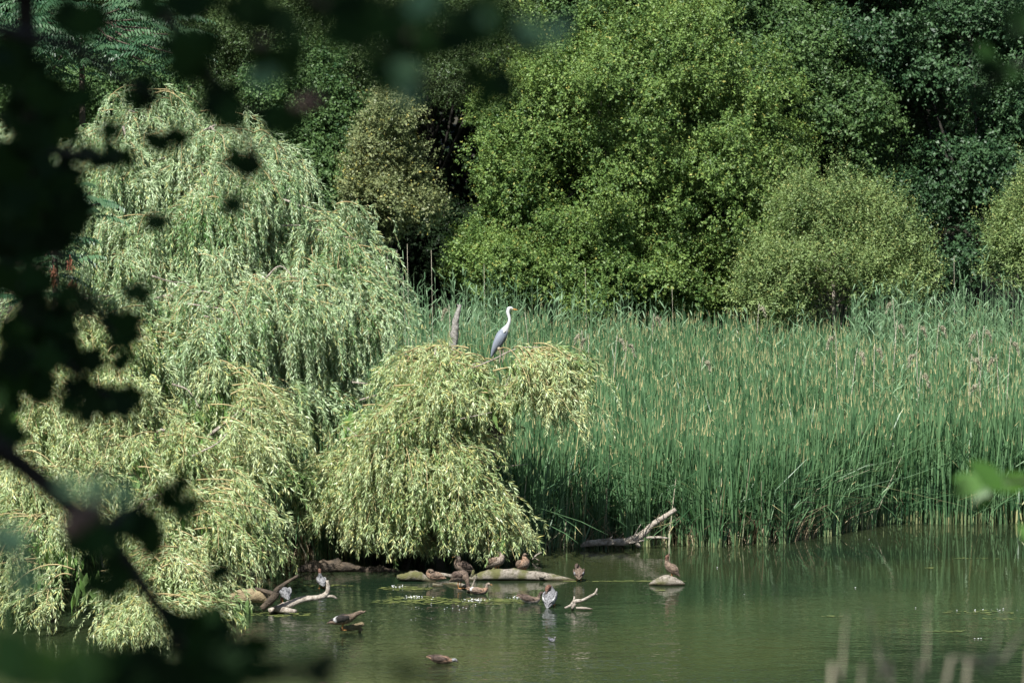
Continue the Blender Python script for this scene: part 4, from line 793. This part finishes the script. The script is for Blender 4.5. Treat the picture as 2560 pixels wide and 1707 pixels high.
# folded wing shields
for sg in (-1, 1):
    wpts = [(1120, 1330, 12), (1160, 1200, 40), (1225, 1060, 66), (1300, 930, 78), (1370, 820, 66), (1415, 760, 34)]
    wq = spline(np.array([np.append(hz(a-8, b)+[0, sg*.052*(c/78), 0], c/8.7125/ppm(58)) for a, b, c in wpts]), 4)
    a, b_ = loft(wq[:, :3], wq[:, 3]*.45, wq[:, 3], 10); A.add(a, b_, np.tile(np.array((.21, .235, .285)), (len(a), 1)))
    s0 = hz(1405, 765)+np.array([0, sg*.06, 0]); a, b_ = loft(np.array([s0+[-.02, 0, -.03], s0, s0+[.02, 0, .025]]), [.004, .014, .003], [.006, .015, .004], 8); A.add(a, b_, np.tile(np.array(HW), (len(a), 1)))
    e0 = hz(1535, 268)+np.array([0, sg*.024, .002]); a, b_ = loft(np.array([e0, e0+[0, sg*.006, 0]]), [.007, .004], [.007, .004], 8, side0=(1, 0, 0)); A.add(a, b_, np.tile(np.array((.5, .4, .05)), (len(a), 1)))
    e1 = hz(1500, 262)+np.array([0, sg*.022, 0]); a, b_ = loft(np.array([hz(1560, 262)+[0, sg*.018, 0], e1, hz(1440, 300)+[0, sg*.010, 0]]), [.004]*3, [.005, .006, .003], 6); A.add(a, b_, np.tile(np.array(HD), (len(a), 1)))
for dx in (0, .05):
    t0 = hz(1270, 1110)+[dx, -.02+dx, 0]; a, b_ = tube([t0, foot+[dx+.02, -.02+dx, .12], foot+[dx, -.02+dx, -.04]], [.03, .010, .009], 7, 3); A.add(a, b_, np.tile(np.array((.35, .30, .22)), (len(a), 1)))
v, f, c = A.out(); tag(mk('heron', v, f, M['heron'], base=foot, vcol=c, smooth=True), 'grey heron with a white neck perched upright on the sunny willow bough', 'heron')

# ------------------------------------------------------------------ algae, floating specks
ma, nt, out = newmat('algae'); N = nt.nodes; L = nt.links
pb = N.new('ShaderNodeBsdfPrincipled'); nz = N.new('ShaderNodeTexNoise'); nz.inputs['Scale'].default_value = 7; nz.inputs['Detail'].default_value = 6
g_ = N.new('ShaderNodeNewGeometry'); L.new(g_.outputs['Position'], nz.inputs['Vector']); cr = N.new('ShaderNodeValToRGB'); L.new(nz.outputs[0], cr.inputs[0])
cr.color_ramp.elements[0].color = (.05, .08, .02, 1); cr.color_ramp.elements[1].color = (.20, .22, .07, 1); cr.color_ramp.elements[0].position = .3; cr.color_ramp.elements[1].position = .7
L.new(cr.outputs[0], pb.inputs['Base Color']); pb.inputs['Roughness'].default_value = .35; L.new(pb.outputs[0], out.inputs[0])
rng = np.random.default_rng(80); V = []; Fc = []; o = 0
def flecks(cx, cy, rx, ry, n, s0, s1, asp=.5):
    """ragged little patches of weed gathered round a spot on the water"""
    global o
    for _ in range(n):
        a = rng.uniform(0, 6.28); q = rng.uniform()**.6; p = G(cx+rx*q*math.cos(a), cy+ry*q*math.sin(a), .004)
        m = 9; th = np.linspace(0, 2*PI, m, endpoint=False); r = rng.uniform(s0, s1)*(1+.35*rng.normal(size=m)).clip(.3, 2)
        V.append(np.column_stack([p[0]+np.cos(th)*r*1.6, p[1]+np.sin(th)*r*asp*2, np.full(m, .004+rng.uniform(0, .003))])); Fc.append([o+i for i in range(m)]); o += m
flecks(1130, 1503, 200, 9, 260, .010, .034, .4); flecks(1250, 1500, 60, 5, 50, .010, .034, .4); flecks(1010, 1470, 70, 5, 60, .012, .035); flecks(1040, 1495, 70, 6, 60, .012, .035)
flecks(1560, 1452, 150, 2, 70, .02, .05, .2); flecks(700, 1535, 80, 6, 50, .012, .04); flecks(2450, 1530, 90, 6, 40, .008, .03); flecks(2080, 1540, 40, 2, 10, .01, .03)
flecks(2370, 1577, 60, 1.5, 24, .01, .03); flecks(2500, 1545, 60, 3, 20, .01, .03); flecks(2325, 1419, 14, 1, 6, .01, .03); flecks(820, 1463, 60, 2, 14, .012, .03); flecks(1650, 1475, 30, 1, 8, .01, .03); flecks(2440, 1395, 60, 2, 14, .01, .03)
tag(mk('algae_mat', np.concatenate(V), Fc, ma), 'yellow green algae floating in thin streaks on the water', 'algae', kind='stuff')
mwh, nt, out = newmat('down_feather'); pb = nt.nodes.new('ShaderNodeBsdfPrincipled'); pb.inputs['Base Color'].default_value = (.75, .76, .76, 1); pb.inputs['Roughness'].default_value = .6; nt.links.new(pb.outputs[0], out.inputs[0])
cs = []; 
for (x, y, rx, ry, n) in [(1030, 1492, 25, 3, 40), (1185, 1500, 30, 4, 45), (1000, 1466, 25, 3, 16), (1290, 1493, 15, 3, 12), (1110, 1510, 90, 14, 16), (2470, 1525, 80, 6, 16), (2175, 1350, 4, 2, 3), (2440, 1596, 12, 2, 3), (1700, 1500, 700, 90, 6)]:
    for _ in range(n): cs.append(G(x+rng.normal()*rx*.6, y+rng.normal()*ry*.6, .008))
cs = np.array(cs); n = len(cs)
v, f = leafquads(cs, rsph(rng, n)*[1, 1, .1]+[0, 0, .3], rsph(rng, n)*.4+[0, -.5, 1], rng.uniform(.01, .028, n), rng.uniform(.008, .018, n))
tag(mk('floating_down', v, f, mwh, fattr={'rnd': rng.uniform(0, 1, n)}), 'tiny white feathers and petals floating around the ducks', 'feathers', kind='stuff')

# ------------------------------------------------------------------ the near tree the photographer stands under
NL = [(0, -.02), (.22, -.12), (.42, -.46), (.52, -.20), (.78, -.24), (.68, -.06), (1.0, 0), (.68, .06), (.78, .24), (.52, .20), (.42, .46), (.22, .12)]
NO = [(0, -.01), (.2, -.2), (.45, -.29), (.75, -.18), (1.0, 0), (.75, .18), (.45, .29), (.2, .2)]
def nearleaf(rng, p, size, lobed, face=None, ang=None):
    ang = rng.uniform(0, 2*PI) if ang is None else ang; sh = np.array(NL if lobed else NO)
    tilt = rng.normal(size=2)*.45; t = np.array([math.cos(ang), tilt[0]*.6, math.sin(ang)]); t = norm(t)
    nr = norm(np.array([rng.normal()*.35, -1, .35+rng.normal()*.35])); s = norm(np.cross(nr, t)); n_ = np.cross(t, s)
    v = p + np.outer(sh[:, 0]-.5, t)*size + np.outer(sh[:, 1], s)*size - np.outer(((sh[:, 0]-.5)**2+sh[:, 1]**2), n_)*size*.3
    return v, [list(range(len(sh)))]
near = empty('shade_tree', (-3.2, .8, float(ground_z(-3.2, .8))), 'out of focus dark leafy branches of the tree beside the camera on the left', 'tree')
A = Acc(); A.add(*tube([(-3.2, .8, float(ground_z(-3.2, .8))-.2), (-3.0, 1.0, 9), (-2.6, 1.4, 12), (-2, 2, 15)], [.22, .19, .14, .06], 12, 4, .03, np.random.default_rng(1)))
for q in ((-5, 3, 13), (0, 3.5, 13.5), (1.8, 1, 13), (-4, -1.5, 14), (-1, 5.5, 12)): A.add(*tube([(-2.8, 1.2, 10), (np.array(q)+[-2.8, 1.2, 10.5])/2+[0, 0, .6], q], [.10, .07, .03], 8, 3))
v, f, _ = A.out(); mk('trunk', v, f, M['nearbark'], near, smooth=True)
rg = np.random.default_rng(90); n = 60000
cc = np.array([(-2.8, 2.0, 12.2, 3.1, 3.7, 1.9), (-3.8, 0, 12.4, 3.4, 4, 2.2), (-4, 3.5, 12.0, 2.4, 2.6, 1.6), (-1.5, -1.5, 14.2, 4.2, 3.4, 2.4), (-3.2, 4, 11.2, 2.4, 2.4, 1.3), (0, -6, 9.5, 7, 2.5, 4.5), (-6.5, 0, 10, 2.2, 6, 3.5)])  # unseen crown lobes, added and spread to shade the near leaves
ii = rg.integers(0, len(cc), n); p = cc[ii, :3] + cc[ii, 3:]*rsph(rg, n)*rg.uniform(0, 1, (n, 1))**.4
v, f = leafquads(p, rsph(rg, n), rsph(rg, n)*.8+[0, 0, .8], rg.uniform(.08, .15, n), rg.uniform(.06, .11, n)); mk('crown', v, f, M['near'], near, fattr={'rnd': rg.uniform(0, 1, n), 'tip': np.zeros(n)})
def near_branch(paths, leafspec, seed, root, mat='near', bark='nearbark'):
    """one part per bough, its leaves a sub-part of the bough they grow nearest to"""
    rg = np.random.default_rng(seed); br = []; pl = []
    for pth in paths:
        v, f = tube([P(x, y, Yd) for x, y, Yd, r in pth], [q[3] for q in pth], 7, 4); br.append(mk('branch', v, f, M[bark], root, smooth=True))
        pl.append(spline(np.array([q[:2] for q in pth], float), 6))
    acc = [Acc() for _ in paths]
    for (x, y, rx, ry, n, Yd, size, lob) in leafspec:
        k = int(np.argmin([np.min(np.hypot(*(q-[x, y]).T)) for q in pl]))
        for _ in range(n):
            a = rg.uniform(0, 6.28); q = math.sqrt(rg.uniform()); p = P(x+rx*q*math.cos(a), y+ry*q*math.sin(a), Yd+rg.normal()*.25)
            acc[k].add(*nearleaf(rg, p, size*rg.uniform(.8, 1.2), lob))
    for A, b in zip(acc, br):
        if A.n:
            v, f, _ = A.out(); mk('leaves', v, f, M[mat], b, fattr={'rnd': rg.uniform(0, 1, len(f)), 'tip': np.zeros(len(f))})
# left curtain: vertical stem with lobed leaves
near_branch([[(60, -140, 6.6, .02), (75, 300, 6.8, .016), (95, 520, 6.9, .014), (60, 760, 7, .012), (110, 960, 7, .009)], [(80, 380, 6.8, .010), (200, 385, 6.9, .007), (340, 400, 7, .005)], [(90, 560, 7, .008), (180, 700, 7, .006), (280, 830, 7, .004)], [(75, 780, 7, .009), (160, 900, 7, .007), (300, 1010, 7, .004)]],
   [(90, 260, 95, 90, 26, 6.8, .085, True), (80, 430, 110, 110, 40, 6.9, .09, True), (70, 560, 90, 90, 30, 7, .09, True), (50, 720, 80, 70, 16, 7, .085, True), (190, 765, 40, 30, 4, 7, .08, True), (90, 850, 100, 70, 26, 7, .09, True), (190, 890, 55, 30, 6, 7, .07, True),
    (305, 825, 34, 32, 6, 7, .075, True), (290, 905, 20, 20, 2, 7, .06, True), (215, 990, 50, 60, 8, 7, .075, True), (290, 1000, 50, 28, 8, 7, .075, True), (50, 960, 60, 60, 14, 7, .085, True), (20, 1090, 30, 60, 6, 7, .08, True), (330, 720, 26, 18, 3, 7, .06, True),
    (150, 540, 60, 60, 12, 7, .08, True), (240, 395, 80, 14, 8, 7, .06, False), (200, 520, 40, 40, 5, 7, .07, True)], 91, near)
# top left: loose twigs crossing
near_branch([[(-60, 60, 5.6, .012), (180, 120, 5.8, .009), (330, 215, 6, .006), (420, 250, 6, .004)], [(300, -60, 5.6, .012), (480, 120, 5.8, .010), (560, 260, 6, .008), (640, 400, 6, .005), (575, 510, 6, .003)], [(560, 260, 6, .006), (700, 280, 6, .004)]],
   [(200, 55, 60, 32, 7, 5.8, .075, True), (50, 160, 50, 40, 6, 5.8, .08, True), (160, 245, 60, 16, 6, 6, .06, False), (350, 235, 45, 22, 6, 6, .06, True), (420, 350, 40, 16, 4, 6, .055, False), (610, 400, 42, 18, 6, 6, .055, False), (590, 505, 28, 20, 4, 6, .05, True), (400, 545, 26, 14, 3, 6, .04, False),
    (490, 130, 60, 60, 12, 5.4, .07, True), (560, 260, 40, 40, 7, 5.4, .07, True), (700, 290, 60, 18, 4, 5.4, .06, False), (690, 30, 70, 30, 6, 5.4, .06, True), (440, 10, 90, 20, 9, 5.4, .075, True), (640, 20, 60, 20, 4, 5, .07, True), (240, 330, 90, 26, 6, 6, .06, True)], 92, near)
# top centre: very soft leaves close to the lens
near_branch([[(500, -160, 3.6, .008), (760, -20, 3.7, .006), (1000, 90, 3.8, .005), (1250, 70, 3.8, .003)], [(800, 0, 3.7, .004), (1020, 180, 3.8, .003), (1260, 230, 3.8, .002)]],
   [(820, 40, 130, 55, 12, 3.7, .06, False), (1010, 80, 130, 55, 10, 3.8, .055, False), (1230, 90, 110, 45, 7, 3.8, .05, False), (960, 190, 90, 45, 5, 3.8, .05, False), (1230, 215, 80, 45, 6, 3.8, .05, False), (700, 160, 60, 60, 5, 3.8, .05, False), (1080, 20, 150, 20, 8, 3.8, .05, False)], 93, near)
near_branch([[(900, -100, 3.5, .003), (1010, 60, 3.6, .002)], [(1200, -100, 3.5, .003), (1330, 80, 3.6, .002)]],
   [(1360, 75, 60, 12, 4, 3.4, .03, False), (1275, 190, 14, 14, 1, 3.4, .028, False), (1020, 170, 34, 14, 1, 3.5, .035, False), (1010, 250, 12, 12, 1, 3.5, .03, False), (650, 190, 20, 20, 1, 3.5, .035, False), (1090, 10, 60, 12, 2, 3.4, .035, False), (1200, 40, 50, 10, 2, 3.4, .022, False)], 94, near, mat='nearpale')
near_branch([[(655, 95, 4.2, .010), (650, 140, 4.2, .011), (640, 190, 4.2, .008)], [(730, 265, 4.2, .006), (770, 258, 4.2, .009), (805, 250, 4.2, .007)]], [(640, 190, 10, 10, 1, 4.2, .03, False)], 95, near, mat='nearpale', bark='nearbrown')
# lower left: branch running down to the right with soft leaves
near_branch([[(-120, 1040, 5.4, .018), (60, 1165, 5.5, .017), (180, 1270, 5.5, .016), (290, 1370, 5.6, .014), (370, 1480, 5.6, .012), (440, 1590, 5.7, .011), (500, 1760, 5.7, .008)], [(250, 1330, 5.5, .008), (330, 1270, 5.6, .006), (440, 1215, 5.6, .004)], [(330, 1420, 5.6, .006), (260, 1470, 5.6, .005), (180, 1490, 5.6, .004)]],
   [(450, 1245, 40, 40, 6, 5.7, .06, True), (300, 1320, 60, 45, 10, 5.6, .07, True), (200, 1335, 50, 50, 8, 5.6, .07, True), (400, 1370, 26, 24, 3, 5.7, .05, True), (250, 1450, 50, 40, 8, 5.6, .06, True), (370, 1330, 30, 20, 3, 5.7, .05, False), (490, 1560, 70, 40, 12, 5.5, .07, True), (560, 1640, 110, 50, 14, 5.2, .075, True),
    (330, 1690, 140, 40, 14, 5.0, .08, True), (550, 1440, 30, 20, 2, 5.5, .05, False), (250, 1180, 20, 10, 1, 5.5, .04, True)], 96, near)
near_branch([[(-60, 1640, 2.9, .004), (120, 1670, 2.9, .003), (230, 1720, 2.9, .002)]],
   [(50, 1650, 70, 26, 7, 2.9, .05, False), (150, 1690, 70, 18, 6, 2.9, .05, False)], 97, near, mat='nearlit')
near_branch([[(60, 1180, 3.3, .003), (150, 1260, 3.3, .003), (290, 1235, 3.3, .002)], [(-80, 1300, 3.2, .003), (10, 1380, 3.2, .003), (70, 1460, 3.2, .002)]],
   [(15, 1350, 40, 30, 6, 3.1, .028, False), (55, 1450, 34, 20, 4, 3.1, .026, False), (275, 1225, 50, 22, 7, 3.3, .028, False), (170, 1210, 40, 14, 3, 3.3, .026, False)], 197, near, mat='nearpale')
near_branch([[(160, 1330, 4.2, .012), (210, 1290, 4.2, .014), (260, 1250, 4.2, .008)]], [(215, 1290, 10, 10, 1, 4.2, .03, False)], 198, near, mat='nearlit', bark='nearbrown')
# bottom, softest of all
near_branch([[(300, 1800, 3.0, .004), (700, 1690, 3.1, .003), (1100, 1660, 3.1, .002)]],
   [(700, 1660, 130, 30, 5, 3.1, .045, False), (900, 1570, 26, 14, 1, 3.0, .03, False), (1050, 1690, 90, 20, 2, 3.1, .035, False), (500, 1700, 100, 30, 6, 3.1, .05, False)], 98, near)
# right hand tree, only twigs reach into the frame
rt = empty('side_tree', (2.6, 2.2, float(ground_z(2.6, 2.2))), 'out of focus twigs of the tree at the right edge', 'tree')
v, f = tube([(2.6, 2.2, float(ground_z(2.6, 2.2))-.2), (2.5, 2.6, 8.5), (2.2, 3, 11)], [.13, .10, .06], 10, 3); mk('trunk', v, f, M['nearbark'], rt, smooth=True)
near_branch([[(2760, -20, 5.6, .010), (2620, 120, 5.8, .007), (2500, 190, 6, .004), (2440, 245, 6, .002)]], [(2500, 180, 50, 36, 8, 6, .05, True), (2440, 130, 26, 20, 2, 6, .045, False), (2435, 235, 16, 14, 1, 6, .045, False), (2560, 60, 40, 30, 4, 5.8, .05, True)], 99, rt)
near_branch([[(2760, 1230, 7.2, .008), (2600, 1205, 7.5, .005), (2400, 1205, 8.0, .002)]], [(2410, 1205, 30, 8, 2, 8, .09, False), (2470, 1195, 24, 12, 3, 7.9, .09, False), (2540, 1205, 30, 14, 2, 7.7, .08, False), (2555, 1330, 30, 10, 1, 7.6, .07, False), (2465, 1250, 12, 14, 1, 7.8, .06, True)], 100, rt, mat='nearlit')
# blurred dry grass stems, bottom right
for i, (x0, y0, x1, y1, r, lab) in enumerate([(2330, 1720, 2550, 1500, .0035, 'thick soft tan stem slanting up at the right bottom corner'), (2070, 1720, 2100, 1600, .003, 'short blurred tan stem leftmost of the bottom right group'), (2230, 1720, 2190, 1580, .0035, 'blurred tan blade leaning left at bottom right'), (2290, 1720, 2310, 1560, .002, 'thin blurred stem left of the thick slanting one'),
                                           (2400, 1720, 2480, 1560, .003, 'blurred grass stem in the bottom right group'), (2560, 1700, 2600, 1500, .002, 'blurred stem cut off by the right edge'), (2140, 1720, 2200, 1620, .002, 'faint blurred stem among the leftmost of the bottom right group')]):
    r *= 1.25; a = P(x0, y0+160, 6.6); b = P(x1+(x1-x0)*.5, y1-70, 6.9); v, f = tube([a-[0, 0, 1.8], a, (a+b)/2+[.006, 0, 0], b], [r, r, r*.8, r*.12], 5, 3)
    tag(mk('dry_grass_stem', v, f, M['drygrass'], base=a-[0, 0, 1.8]), lab, 'grass stem', 'blurred dry stems near the camera')
print('polys', sum(len(o.data.polygons) for o in sc.objects if o.type == 'MESH'))
